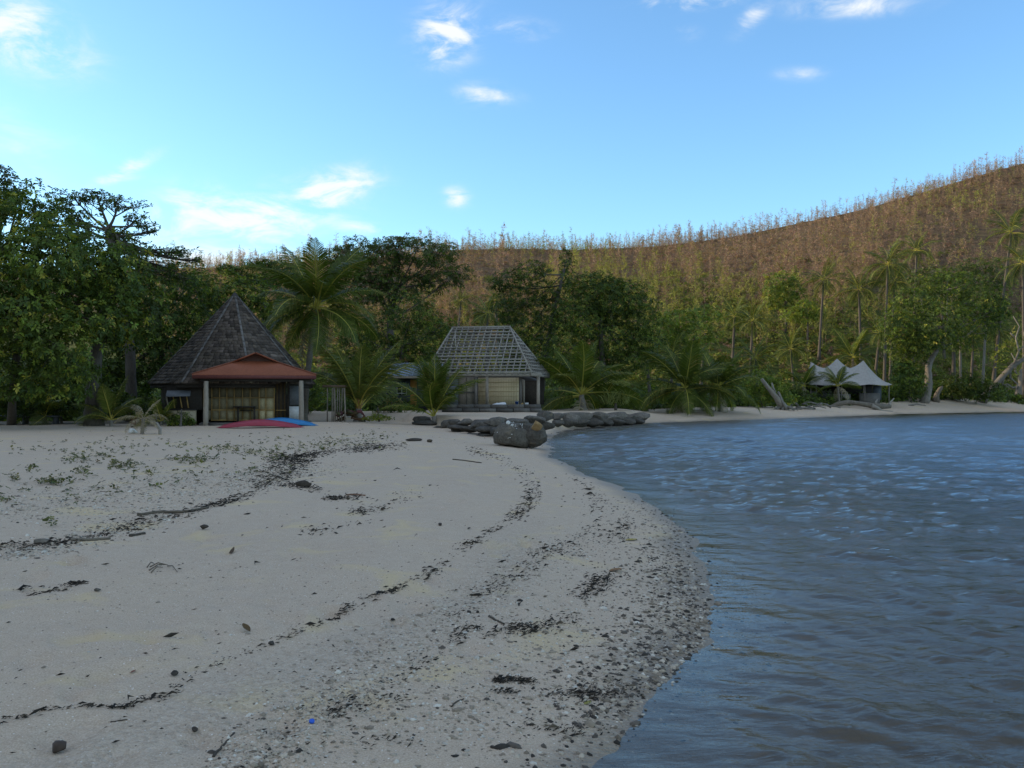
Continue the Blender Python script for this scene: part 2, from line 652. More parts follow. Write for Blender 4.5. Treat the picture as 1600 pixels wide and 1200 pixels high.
vg.inputs["Scale"].default_value = 36
nt.links.new(pos, vg.inputs["Vector"])
gcol = ramp(nt, vg.outputs["Color"], [(.2, (.17, .14, .105)), (.5, (.38, .33, .26)), (.85, (.62, .56, .47))])
col = mixc(nt, mth(nt, 'MULTIPLY', gr, .35), col, gcol)
col = mixc(nt, mth(nt, 'MULTIPLY', attr(nt, "wet", "Fac"), .72), col, (.20, .16, .115), 'MIX')
sl = mth(nt, 'MULTIPLY', attr(nt, "soil", "Fac"), .9)
col = mixc(nt, sl, col, ramp(nt, mid, [(.35, (.035, .03, .02)), (.65, (.10, .085, .05))]))
nt.links.new(col, b.inputs["Base Color"])
rg = N(nt, "ShaderNodeMapRange")
nt.links.new(attr(nt, "wet", "Fac"), rg.inputs[0])
rg.inputs[3].default_value, rg.inputs[4].default_value = .95, .45
nt.links.new(rg.outputs[0], b.inputs["Roughness"])
b.inputs["Specular IOR Level"].default_value = .2
hsum = mth(nt, 'ADD', mth(nt, 'MULTIPLY', noise(nt, 9, 6, .7, pos), .022), mth(nt, 'MULTIPLY', fine, .006))
hsum = mth(nt, 'ADD', hsum, mth(nt, 'MULTIPLY', mth(nt, 'MULTIPLY', vg.outputs["Distance"], gr), -.03))
bp = N(nt, "ShaderNodeBump")
bp.inputs["Strength"].default_value = .9
bp.inputs["Distance"].default_value = 1.0
nt.links.new(hsum, bp.inputs["Height"])
nt.links.new(bp.outputs[0], b.inputs["Normal"])
nt.links.new(b.outputs[0], out.inputs[0])

beach = link("beach", mesh_np("beach", np.stack([gx, gy, g_z], 1), [gq], [m_sand], smooth=True,
                              attrs=dict(wet=wet, gravel=gravel, soil=soil)))
tag(beach, kind='structure')

# the same land carried on round the camera and out to the horizon
bx, by = np.meshgrid(np.concatenate([-np.geomspace(2500, 8, 40), np.linspace(-7, 7, 15), np.geomspace(8, 2500, 40)]),
                     np.concatenate([-np.geomspace(2500, 8, 40), np.linspace(-7, 7, 15), np.geomspace(8, 2500, 40)]), indexing='ij')
nn = bx.shape[0]
fx, fy = bx.ravel(), by.ravel()
fd = shore_d(fx, fy)
fz = ground_z(fx, fy, fd)
R = np.hypot(fx, fy)
seen = (np.abs(np.degrees(np.arctan2(fx, fy))) < 86) & (R < 318)
fz = np.where(seen, fz - 1.2, fz - .03)
i, j = np.meshgrid(np.arange(nn - 1), np.arange(nn - 1), indexing='ij')
q = np.stack([i * nn + j, (i + 1) * nn + j, (i + 1) * nn + j + 1, i * nn + j + 1], -1).reshape(-1, 4)
o = link("ground", mesh_np("ground", np.stack([fx, fy, fz], 1), [q], [m_sand], smooth=True,
                           attrs=dict(wet=sstep(.7, 0, fd), gravel=fd * 0, soil=sstep(20, 40, fd))))
tag(o, kind='structure')

# ------------------------------------------------------------------ water
wx, wy, wq = polar_grid(-10, 36, 330, 2.4, 200, 800)
wd = -shore_d(wx, wy)
keep = wd > -.35
kq = wq[keep[wq].any(1)]
R = np.hypot(wx, wy)
wz = np.zeros_like(wx)
wr = np.random.default_rng(5)
shoal = sstep(-.05, 1.6, wd)
for lam, amp, n, spread in ((2.1, .024, 4, .20), (.95, .0165, 5, .5), (.46, .0125, 7, .7), (.25, .0058, 7, .9)):
    for k in range(n):
        a = math.atan2(-.94, -.36) + wr.normal(0, spread)
        kk = 2 * math.pi / (lam * wr.uniform(.75, 1.3))
        ph = (wx * math.cos(a) + wy * math.sin(a)) * kk + wr.uniform(0, 6.28) + .8 * lump(wx, wy, 1.1 / lam, 60 + k)
        grp = .55 + .45 * lump(wx, wy, .9 / lam, 80 + k)
        s = 2 * ((np.sin(ph) + 1) / 2) ** 2.4 - .75
        wz += amp / math.sqrt(n) * 1.35 * grp * s * np.clip(1.25 - R * .012 / lam * 1.0, 0, 1) * (1 + (1.4 if lam > .6 else .9) * sstep(9, 40, R))
wz *= .12 + .88 * shoal
depth = -ground_z(wx, wy, -wd)
calm = sstep(7, 2.2, wd + 1.2 * lump(wx, wy, .35, 51)) * sstep(18, 30, wx) * sstep(60, 68, wy)
calm = np.maximum(calm, .7 * sstep(5.5, 2.0, wd) * sstep(36, 44, wy) * sstep(12, 8, wx))

m_water, nt, out = new_mat("water")
pos = geo_pos(nt)
mp = N(nt, "ShaderNodeMapping")
mp.inputs["Rotation"].default_value = (0, 0, math.radians(-18))
mp.inputs["Scale"].default_value = (.55, 1.5, 1)
nt.links.new(pos, mp.inputs[0])
h1 = noise(nt, 1.7, 4, .55, mp.outputs[0], .4)
h2 = noise(nt, 6.5, 4, .6, mp.outputs[0], .3)
h3 = noise(nt, 19, 3, .6, mp.outputs[0], .2)
hh = mth(nt, 'ADD', mth(nt, 'ADD', mth(nt, 'MULTIPLY', h3, .011), mth(nt, 'MULTIPLY', h1, .10)), mth(nt, 'MULTIPLY', h2, .034))
hh = mth(nt, 'MULTIPLY', hh, mth(nt, 'SUBTRACT', 1.0, mth(nt, 'MULTIPLY', attr(nt, "calm", "Fac"), .80)))
hh = mth(nt, 'MULTIPLY', hh, attr(nt, "chop", "Fac"))
bp = N(nt, "ShaderNodeBump")
bp.inputs["Strength"].default_value = 1.0
bp.inputs["Distance"].default_value = 1.0
nt.links.new(hh, bp.inputs["Height"])
fr = N(nt, "ShaderNodeFresnel")
fr.inputs["IOR"].default_value = 1.33
nt.links.new(bp.outputs[0], fr.inputs["Normal"])
gl = N(nt, "ShaderNodeBsdfGlossy")
nt.links.new(attr(nt, "ruffle", "Fac"), gl.inputs["Roughness"])
gl.inputs["Color"].default_value = (1, 1, 1, 1)
nt.links.new(bp.outputs[0], gl.inputs["Normal"])
tp = N(nt, "ShaderNodeBsdfTransparent")
tp.inputs[0].default_value = (.86, .88, .84, 1)
df = N(nt, "ShaderNodeBsdfDiffuse")
nt.links.new(mixc(nt, attr(nt, "deep", "Fac"), (.090, .082, .060), (.085, .145, .205)), df.inputs[0])
m1 = N(nt, "ShaderNodeMixShader")
nt.links.new(attr(nt, "murk", "Fac"), m1.inputs[0])
nt.links.new(tp.outputs[0], m1.inputs[1])
nt.links.new(df.outputs[0], m1.inputs[2])
m2 = N(nt, "ShaderNodeMixShader")
nt.links.new(fr.outputs[0], m2.inputs[0])
nt.links.new(m1.outputs[0], m2.inputs[1])
nt.links.new(gl.outputs[0], m2.inputs[2])
nt.links.new(m2.outputs[0], out.inputs[0])
used = np.unique(kq)
remap = np.full(len(wx), -1)
remap[used] = np.arange(len(used))
murk = 1 - np.exp(-np.clip(depth, 0, None) / .42)
deep = sstep(.12, .75, depth)
o = link("sea_water", mesh_np("sea_water", np.stack([wx, wy, wz], 1)[used], [remap[kq]], [m_water], smooth=True,
                              attrs=dict(murk=murk[used], deep=deep[used], calm=calm[used], ruffle=(.08 + .16 * sstep(9, 50, R) * (1 - .75 * calm))[used], chop=((.25 + .75 * shoal) * (.36 + .64 * sstep(5, 22, R) + .9 * sstep(25, 60, R)))[used])))
tag(o, kind='structure')
# open water beside and behind the camera
Vw = np.array([(-90, -400, -.06), (600, -400, -.06), (600, 190, -.06), (-40, -80, -.06), (-12, -20, -.06), (-1.2, 1.0, -.06), (1.5, 1.0, -.06), (250, 180, -.06)])
o = link("open_water", mesh_np("open_water", Vw, [np.array([[0, 1, 6, 5]]), np.array([[6, 1, 2]]), np.array([[0, 5, 4, 3]]), np.array([[6, 2, 7]])], [m_water],
                               attrs=dict(murk=np.full(8, .9), deep=np.ones(8), calm=np.zeros(8), chop=np.ones(8) * .3, ruffle=np.ones(8) * .15)))
tag(o, kind='structure')

# ------------------------------------------------------------------ hill
yy = np.concatenate([np.linspace(98, 232, 120), np.linspace(234, 330, 24)])
uu = np.linspace(-1.9, 2.3, 340)
UU, YY = np.meshgrid(uu, yy, indexing='xy')
hx, hy = (UU * YY).ravel(), YY.ravel()
hz = hill_z(hx, hy)
na = len(uu)
i, j = np.meshgrid(np.arange(len(yy) - 1), np.arange(na - 1), indexing='ij')
hq = np.stack([i * na + j, i * na + j + 1, (i + 1) * na + j + 1, (i + 1) * na + j], -1).reshape(-1, 4)
low = sstep(28, 8, hz + 5 * lump(hx, hy, .07, 23))
m_hill, nt, out = new_mat("hill_ground")
b = N(nt, "ShaderNodeBsdfPrincipled")
pos = geo_pos(nt)
n1 = noise(nt, .09, 5, .6, pos)
n2 = noise(nt, 1.3, 6, .7, pos)
c_dry = ramp(nt, n2, [(.3, (.10, .062, .040)), (.5, (.17, .112, .068)), (.72, (.24, .18, .085))])
c_grn = ramp(nt, n2, [(.3, (.045, .058, .014)), (.5, (.105, .12, .028)), (.75, (.19, .19, .05))])
fac = N(nt, "ShaderNodeMapRange")
nt.links.new(mth(nt, 'ADD', mth(nt, 'MULTIPLY', attr(nt, "low", "Fac"), .75), n1), fac.inputs[0])
fac.inputs[1].default_value, fac.inputs[2].default_value = .55, 1.0
col = mixc(nt, fac.outputs[0], c_dry, c_grn)
nt.links.new(col, b.inputs["Base Color"])
b.inputs["Roughness"].default_value = .95
b.inputs["Specular IOR Level"].default_value = .1
bp = N(nt, "ShaderNodeBump")
bp.inputs["Strength"].default_value = 1
bp.inputs["Distance"].default_value = 1.2
nt.links.new(n2, bp.inputs["Height"])
nt.links.new(bp.outputs[0], b.inputs["Normal"])
nt.links.new(b.outputs[0], out.inputs[0])
o = link("hill", mesh_np("hill", np.stack([hx, hy, hz], 1), [hq], [m_hill], smooth=True, attrs=dict(low=low)))
tag(o, kind='structure')

# ------------------------------------------------------------------ the ridge to the left of and behind the beach, whose shade lies on the bay
s = np.linspace(-150, 420, 110)                        # along the ridge
t = np.linspace(-1, 1, 40)                             # across it
pd = np.array([SUN_TRAVEL[1], -SUN_TRAVEL[0]])         # to the right of the light
RIDGE_AT = 190.0
TAN = math.tan(SUN_EL)
# height of the shade above the bay, by cross position (right of the light is positive)
cs = np.array([-230, -190, -150, -128, -118, -110, -100, -60, 0, 100, 250, 420.0])
sh = np.array([-34, -34, -32, -28, -14, 4, 12, 13, 14, 14, 12, 2.0])


def ridge_h(sv):
    # the edge of the shade passes 'sh' metres above the sea abreast of the huts, falling with the light
    return np.interp(sv, cs, sh) + 1.0 + TAN * (RIDGE_AT + 10)


S, T = np.meshgrid(s, t, indexing='ij')
RH = ridge_h(S) + .5 * lump(S, T, .12, 71)
Z = RH * (1 - np.abs(T) ** 1.5) - .5 + 1.5 * lump(S, T * 80, .05, 72) * (1 - np.abs(T)) * np.abs(T)
end = np.clip((S + 150) / 25, 0, 1) ** .6
Z = Z * end
Xr = -SUN_TRAVEL[0] * RIDGE_AT + S * pd[0] - SUN_TRAVEL[0] * T * 62
Yr = -SUN_TRAVEL[1] * RIDGE_AT + S * pd[1] - SUN_TRAVEL[1] * T * 62
n2_ = len(t)
i, j = np.meshgrid(np.arange(len(s) - 1), np.arange(n2_ - 1), indexing='ij')
q = np.stack([i * n2_ + j, (i + 1) * n2_ + j, (i + 1) * n2_ + j + 1, i * n2_ + j + 1], -1).reshape(-1, 4)
o = link("ridge", mesh_np("ridge", np.stack([Xr.ravel(), Yr.ravel(), Z.ravel()], 1), [q], [m_hill], smooth=True, attrs=dict(low=np.ones(Z.size))))
tag(o, kind='structure')
# ------------------------------------------------------------------ building materials
M_shingle = rough_mat("weathered_shingle", (.050, .038, .030), (.115, .090, .072), 1.4, .9, .5, 14, dist=.01)
M_cap = rough_mat("grey_hip_cap", (.09, .08, .072), (.17, .155, .14), 2, .85, .3)
M_red = rough_mat("red_roof_paint", (.215, .064, .031), (.275, .088, .043), 1.2, .55, .1, 12)
M_fascia = rough_mat("fascia_paint", (.10, .030, .026), (.14, .045, .036), 2, .7, .15)
M_post = rough_mat("grey_timber", (.20, .17, .13), (.33, .28, .22), 3, .85, .4, 20, (1, 1, .25))
M_dark = rough_mat("dark_timber", (.020, .017, .014), (.045, .036, .028), 2, .85, .3)
M_plaster = rough_mat("cream_plaster", (.36, .29, .19), (.46, .38, .26), 1.3, .9, .15, 12)
M_weave = rough_mat("woven_panel", (.11, .095, .055), (.21, .175, .10), 2.2, .85, .4, 30, (1, 1, .5))
M_bamboo = rough_mat("bamboo", (.27, .165, .055), (.40, .26, .09), 4, .6, .2, 20)
M_grey = rough_mat("grey_sheet", (.10, .105, .115), (.155, .16, .175), 1.5, .7, .15)
M_white = rough_mat("white_board", (.46, .46, .44), (.58, .58, .55), 1.5, .7, .1)
M_lath = rough_mat("bare_lath", (.20, .175, .14), (.32, .285, .23), 3, .85, .35, 20)
M_rafter = rough_mat("rafter_timber", (.13, .115, .10), (.22, .195, .165), 3, .85, .35, 20)
M_beige = rough_mat("beige_matting", (.52, .40, .235), (.62, .49, .30), 1.6, .85, .2, 30)
M_block = rough_mat("concrete_block", (.065, .06, .055), (.14, .13, .115), 1.6, .95, .5, 14)
M_rock, nt, out = new_mat("basalt_rock")
b = N(nt, "ShaderNodeBsdfPrincipled")
oc = obj_coord(nt)
n1, n2, n3 = noise(nt, 2.2, 6, .65, oc), noise(nt, 11, 6, .7, oc), noise(nt, 4.5, 5, .6, oc, .5)
col = ramp(nt, n1, [(.3, (.050, .042, .033)), (.5, (.10, .086, .068)), (.7, (.18, .155, .125))])
col = mixc(nt, .5, col, ramp(nt, n2, [(.3, (.030, .026, .022)), (.7, (.24, .215, .18))]))
col = mixc(nt, ramp(nt, n3, [(.60, (0, 0, 0)), (.70, (.5, .5, .5))]), col, (.24, .19, .11))
col = mixc(nt, 1.0, col, attr(nt, "tint"), 'MULTIPLY')
nt.links.new(col, b.inputs["Base Color"])
b.inputs["Roughness"].default_value = .9
b.inputs["Specular IOR Level"].default_value = .2
bp = N(nt, "ShaderNodeBump")
bp.inputs["Strength"].default_value = .9
bp.inputs["Distance"].default_value = .05
nt.links.new(mth(nt, 'ADD', n2, n1), bp.inputs["Height"])
nt.links.new(bp.outputs[0], b.inputs["Normal"])
nt.links.new(b.outputs[0], out.inputs[0])
M_driftwood = rough_mat("driftwood", (.17, .15, .125), (.34, .31, .26), 2.5, .9, .5, 16, (1, 1, .6))
M_debris = rough_mat("sea_litter", (.030, .024, .019), (.075, .06, .046), 6, .9, .3)


def gloss_mat(name, c, rough=.35, var=.12):
    m, nt, out = new_mat(name)
    b = N(nt, "ShaderNodeBsdfPrincipled")
    n1 = noise(nt, 3.0, 6, .7, obj_coord(nt))
    nt.links.new(ramp(nt, n1, [(.3, tuple(q * (1 - var * 2) for q in c)), (.7, tuple(q * (1 + var) for q in c))]), b.inputs["Base Color"])
    r = N(nt, "ShaderNodeMapRange")
    nt.links.new(n1, r.inputs[0])
    r.inputs[3].default_value, r.inputs[4].default_value = rough, rough + .3
    nt.links.new(r.outputs[0], b.inputs["Roughness"])
    nt.links.new(b.outputs[0], out.inputs[0])
    return m


def tv(a=.8, bb=1.2):
    return (rng.uniform(a, bb),) * 3


# ------------------------------------------------------------------ the shingled hut
HC = np.array([-15.25, 49.3])
hb = np.array([HC[0], HC[1], .42])
hut = thing("shingle_hut", hb, "round hut with steep dark shingle roof and red porch roof", "hut")
cdir = -HC / np.linalg.norm(HC)
rdir = np.array([-cdir[1], cdir[0]])
R_EAVE, Z_EAVE, Z_APEX = 4.42, 2.50, 7.46


def octo(phi_deg, r, z):
    a = math.radians(phi_deg)
    h = HC + r * (math.cos(a) * cdir + math.sin(a) * rdir)
    return np.array([h[0], h[1], z])


phis = [-80 + 45 * k for k in range(8)]
apex = np.array([HC[0], HC[1], Z_APEX])
mb = MB()
V = [octo(p, R_EAVE - .06, Z_EAVE - .06) for p in phis] + [apex - (0, 0, .12)]
mb.add(V, [np.array([[k, (k + 1) % 8, 8] for k in range(8)]), np.arange(8)[::-1][None]])
roof = part("roof", mb, M_dark, hut)
rest = MB()
n_single = 0
NR = 31
for k in range(8):
    A, B = octo(phis[k], R_EAVE, Z_EAVE), octo(phis[(k + 1) % 8], R_EAVE, Z_EAVE)
    mid = (A + B) / 2
    nrm = np.cross(B - A, apex - A)
    nrm /= np.linalg.norm(nrm)
    facing = np.dot(nrm[:2], cdir) > 0.0
    up = apex - mid
    for r in range(NR):
        t0, t1 = r / NR, min(1.0, (r + 1.25) / NR)
        wl_ = np.linalg.norm(B - A) * (1 - t0)
        n = max(1, int(round(wl_ / .27)))
        edges = np.clip(np.linspace(0, 1, n + 1) + np.concatenate([[0], rng.uniform(-.25, .25, n - 1) / n, [0]]) if n > 1 else np.array([0, 1.]), 0, 1)
        for i in range(n):
            e0, e1 = edges[i] + .012 / max(wl_, .1), edges[i + 1] - .012 / max(wl_, .1)
            dz = rng.uniform(-.035, .02)

            def pt(e, t, lift):
                a, c = A + (apex - A) * t, B + (apex - B) * t
                return a + (c - a) * e + nrm * lift
            tt = max(0, t0 + dz / 6.6)
            lf = rng.uniform(.045, .085)
            Vq = [pt(e0, tt, lf), pt(e1, tt, lf + rng.uniform(-.012, .012)), pt(e1, t1, .012), pt(e0, t1, .012),
                  pt(e0, tt, .0), pt(e1, tt, .0)]
            Fq = [np.array([[0, 1, 2, 3], [4, 5, 1, 0]]), np.array([[4, 0, 3], [1, 5, 2]])]
            g = rng.uniform(.5, 1.5) * (1.25 if rng.random() < .12 else 1)
            tint = (g, g, g * rng.uniform(.95, 1.05))
            if facing and r < 7 and n_single < 290:
                n_single += 1
                part("shingle", MB().add(Vq, Fq, tint), M_shingle, hut, roof)
            else:
                rest.add(Vq, Fq, tint)
part("shingles", rest, M_shingle, hut, roof, kind="stuff")
for k in range(8):
    A = octo(phis[k], R_EAVE + .05, Z_EAVE + .04)
    mb = MB()
    nseg = 16
    for q_ in range(nseg):
        p0 = A + (apex + (0, 0, .05) - A) * (q_ / nseg)
        p1 = A + (apex + (0, 0, .05) - A) * ((q_ + 1.12) / nseg if q_ < nseg - 1 else 1)
        mb.bar(p0 + (0, 0, .025), p1, .115, .035, tint=tv(.75, 1.2))
    part("hip_cap", mb, M_cap, hut, roof)
mb = MB()
mb.lathe([(.26, Z_APEX - .28), (.2, Z_APEX - .1), (.05, Z_APEX + .1)], (HC[0], HC[1], 0), 8, (.35, .35, .36))
part("apex_cap", mb, M_cap, hut, roof)
# rafter ends and eave board
mb = MB()
for k in range(8):
    mb.bar(octo(phis[k], R_EAVE - .12, Z_EAVE - .13), octo(phis[k] + 45, R_EAVE - .12, Z_EAVE - .13), .05, .14)
part("eave_board", mb, M_dark, hut)
# octagonal wall: upper part dark boards, lower part plaster panels
RW = 3.35
for k in range(8):
    if k in (1, 2):
        continue                                  # the porch's own back wall stands here
    a, c = octo(phis[k] + 1.0, RW, 0), octo(phis[k] + 44.0, RW, 0)
    mb = MB()
    mb.bar(a + (0, 0, 1.0), c + (0, 0, 1.0), .1, 1.9, tint=(1, 1, 1))
    part("wall", mb, M_dark, hut)
    mb = MB()
    mb.bar(octo(phis[k], RW + .05, .2), octo(phis[k], RW + .05, 2.55), .16, .16, up=(1, 0, 0))
    part("wall_post", mb, M_dark, hut)

# window bay left of the porch: cream panel below, slanted slats, grey awning above (runs level, seen head-on)
BY = 45.55


def bay(px, py, dy=0.0):
    p_ = P(px, py, BY + dy)
    return p_


part("panel", MB().bar((bay(262, 664) + bay(262, 641)) / 2, (bay(306.5, 664) + bay(306.5, 641)) / 2, .10, .76), M_plaster, hut)
part("sill", MB().bar(bay(260, 640.0), bay(308, 640.0), .2, .07), M_dark, hut)
part("window_opening", MB().bar((bay(259, 640, .12) + bay(259, 604, .12)) / 2, (bay(316, 640, .12) + bay(316, 604, .12)) / 2, .06, 1.2), M_dark, hut)
for q_, (x0, x1) in enumerate(((260.0, 263.5), (270.5, 273.0), (281.0, 284.5), (291.5, 294.5))):
    part("slat", MB().bar(bay(x0, 619.5, -.05), bay(x1, 637.5, -.05), .045, .10 if q_ == 0 else .065, up=(0, 1, 0)), M_post if q_ == 0 else M_bamboo, hut)
aw0, aw1, aw2, aw3 = bay(259, 619, -.55), bay(297, 618, -.55), bay(298, 610, .05), bay(261, 610, .05)
part("awning", MB().add([aw0, aw1, aw2, aw3, aw0 - (0, 0, .04), aw1 - (0, 0, .04), aw2 - (0, 0, .04), aw3 - (0, 0, .04)],
                        [np.array([[0, 1, 2, 3], [7, 6, 5, 4], [4, 5, 1, 0], [5, 6, 2, 1], [7, 4, 0, 3]])]), M_grey, hut)

# porch
VO = P(398, 592, 44.7)
th = math.radians(-15)
vx, vy = np.array([math.cos(th), -math.sin(th), 0]), np.array([math.sin(th), math.cos(th), 0])


def pv(a, d, z):
    """porch point: a to the right of the roof's middle, d behind the eave, z height"""
    return np.array([VO[0], VO[1], 0]) + vx * a + vy * d + np.array([0, 0, z])


ZE, ZR = 2.74, 3.98


def a_at(px):
    """offset along the eave seen at photo column px"""
    k = (px - CX) / F
    return (k * VO[1] - VO[0]) / (vx[0] - k * vx[1])


H0, H1 = a_at(300), a_at(494)
e_fl, e_fr, e_bl, e_br = pv(H0, 0, ZE + .22), pv(H1, 0, ZE + .22), pv(H0, 3.4, ZE + .22), pv(H1, 3.4, ZE + .22)
g_l, g_r, g_p, r_b = pv(-.92, 1.35, 3.66), pv(.98, 1.35, 3.66), pv(.02, 1.2, 4.02), pv(.02, 4.2, 4.02)
gl2, gr2 = pv(-.92, 1.35, 3.66), pv(.98, 1.35, 3.66)
dn = np.array([0, 0, -.05])
mb = MB()
mb.add([e_fl, e_fr, g_r, g_l, e_fl + dn, e_fr + dn, g_r + dn, g_l + dn], [np.array([[0, 1, 2, 3], [7, 6, 5, 4], [4, 5, 1, 0]])], (1, 1, 1))
mb.add([e_fl, g_l, g_p, r_b, e_bl, e_fl + dn, e_bl + dn], [np.array([[0, 1, 2, 3, 4]]), np.array([[0, 4, 6, 5]])], (.9, .9, .9))
mb.add([e_fr, e_br, r_b, g_p, g_r, e_fr + dn, e_br + dn], [np.array([[0, 1, 2, 3, 4]]), np.array([[1, 0, 5, 6]])], (.95, .95, .95))
mb.add([g_l + vy * .12, g_r + vy * .12, g_p + vy * .3], [np.array([[0, 1, 2]])], (.35, .35, .35))
proof = part("porch_roof", mb, M_red, hut)
mb = MB()
mb.bar(g_l - vx * .28 + (0, 0, -.10), g_p - vy * .16 + (0, 0, .05), .36, .05)
mb.bar(g_r + vx * .28 + (0, 0, -.10), g_p - vy * .165 + (0, 0, .052), .36, .05)
part("gablet_cover", mb, M_red, hut, proof)
for a, c in ((e_fl, g_l), (e_fr, g_r)):
    part("hip_cap", MB().bar(a + (0, 0, .03), c + (0, 0, .03), .13, .03), M_red, hut, proof)
mb = MB()
mb.bar(pv(H0, .02, ZE + .085), pv(H1, .02, ZE + .085), .04, .17)
mb.bar(pv(H0 + .02, .05, ZE + .08), pv(H0 + .02, 3.6, ZE + .08), .04, .16)
mb.bar(pv(H1 - .02, .05, ZE + .08), pv(H1 - .02, 3.6, ZE + .08), .04, .16)
part("fascia", mb, M_fascia, hut, proof)
mb = MB()
for q_ in range(46):
    a = rng.uniform(-2.3, 2.6)
    L = rng.uniform(.10, .26)
    x = pv(a, .28 + rng.uniform(-.04, .04), ZE - .0)
    mb.add([x - vx * .035, x + vx * .035, x + vx * rng.uniform(-.08, .08) - (0, 0, L)], [np.array([[0, 1, 2]])], (rng.uniform(.5, 1.5),) * 3)
part("thatch_fringe", mb, M_weave, hut, proof)
part("beam", MB().bar(pv(-2.6, .3, ZE - .06), pv(2.75, .3, ZE - .06), .14, .16), M_dark, hut)


def post(a, d, z0, z1, r=.15):
    pts = [pv(a + rng.uniform(-.02, .02), d, z) for z in np.linspace(z0, z1, 6)]
    return MB().tube(pts, np.linspace(r * 1.05, r * .92, 6), 10, wob=.04)


part("post", post(a_at(321.5), .15, .33, 2.62, .125), M_post, hut, smooth=True)
part("post", post(a_at(471), .15, .40, 2.66, .125), M_post, hut, smooth=True)
part("post", post(-2.55, 2.3, .35, 2.7, .12), M_dark, hut, smooth=True)
part("porch_floor", MB().box(pv(.1, 1.75, .42), (5.5, 2.7, .22), np.stack([vx, vy, (0, 0, 1)], 1)), M_block, hut)
# back wall of the porch: woven panels in a bamboo frame
WD = 1.75


def wp(px, py, d=WD):
    """point of the porch's back wall seen at a photo pixel"""
    n_ = vy
    o_ = pv(0, d, 0)
    dr = np.array([(px - CX) / F, 1, (HY - py) / F])
    cam_ = np.array([0, 0, EYE])
    t_ = np.dot(o_ - cam_, n_) / np.dot(dr, n_)
    return cam_ + dr * t_


def wquad(x0, y0, x1, y1, thick=.05, d=WD, tint=(1, 1, 1)):
    a, c = wp(x0, y1, d), wp(x1, y0, d)
    ctr = (a + c) / 2
    w = np.dot(c - a, vx)
    return MB().box(ctr, (w, thick, c[2] - a[2]), np.stack([vx, vy, (0, 0, 1)], 1), tint)


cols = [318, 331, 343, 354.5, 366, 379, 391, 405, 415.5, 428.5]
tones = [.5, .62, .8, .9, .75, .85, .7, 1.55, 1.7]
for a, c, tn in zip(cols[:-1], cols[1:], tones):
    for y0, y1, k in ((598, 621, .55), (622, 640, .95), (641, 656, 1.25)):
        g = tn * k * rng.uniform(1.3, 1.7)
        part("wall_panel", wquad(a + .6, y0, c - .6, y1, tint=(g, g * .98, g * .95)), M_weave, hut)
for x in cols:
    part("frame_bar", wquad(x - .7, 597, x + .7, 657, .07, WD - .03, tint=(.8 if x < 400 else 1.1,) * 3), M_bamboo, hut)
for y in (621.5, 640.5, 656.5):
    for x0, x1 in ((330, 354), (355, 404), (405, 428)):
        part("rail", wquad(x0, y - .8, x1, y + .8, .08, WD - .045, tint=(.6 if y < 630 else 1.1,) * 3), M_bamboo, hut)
door = part("door", wquad(430, 598, 448, 656, .06, WD - .03, (1.6, 1.5, 1.3)), M_dark, hut)
for x in (433, 439, 445):
    part("frame_bar", wquad(x - .6, 598, x + .6, 656, .05, WD - .07, (.35, .33, .3)), M_bamboo, hut, door)
part("rail", wquad(431, 640.3, 447, 641.8, .05, WD - .1), M_bamboo, hut, door)
part("shutter", wquad(452.5, 603, 468, 633, .05, WD - .5, (.8, .8, .75)), M_grey, hut)
part("white_panel", wquad(452, 635, 469.5, 655, .05, WD - .5), M_white, hut)
part("corner_board", wquad(449, 597, 451.5, 656, .08, WD - .3, (1.5, 1.5, 1.5)), M_dark, hut)

# table and chairs on the porch
tb = wp(385, 657, 1.5)
tbl = thing("table", (tb[0], tb[1], .53), "dark wooden table standing on the porch under the red roof", "table")
part("table_top", MB().bar(wp(365, 635.5, 1.5), wp(399, 635.5, 1.5), .75, .06), M_dark, tbl)
for x in (372, 397.5):
    for dd in (1.28, 1.75):
        part("leg", MB().bar(wp(x, 636, dd), np.array([*wp(x, 636, dd)[:2], .53]), .075, .075, up=(0, 1, 0)), M_dark, tbl)
part("brace", MB().bar(wp(375, 641, 1.5), wp(395, 641, 1.5), .05, .06), M_dark, tbl)
for x, w, h, lab in ((371.5, .32, .42, "high backed dark chair behind the porch table, the taller of two"), (386.5, .24, .26, "low dark chair behind the porch table, the smaller of two")):
    c_ = wp(x, 650, 2.0)
    ch = thing("chair", (c_[0], c_[1], .53), lab, "chair", "chairs at the porch table")
    z0 = .53
    part("seat", MB().box((c_[0], c_[1], z0 + .45), (.42, .4, .05)), M_dark, ch)
    part("backrest", MB().box((c_[0], c_[1] - .17, z0 + .72 + h / 2), (w, .05, h + .3)), M_dark, ch)
    for sx in (-.18, .18):
        for sy in (-.17, .17):
            part("leg", MB().box((c_[0] + sx, c_[1] + sy, z0 + .22), (.05, .05, .44)), M_dark, ch)

# ------------------------------------------------------------------ kayaks, turned over on the sand
M_kred = gloss_mat("red_kayak_plastic", (.30, .028, .050), .4)
M_kblue = gloss_mat("blue_kayak_plastic", (.016, .18, .40), .4)


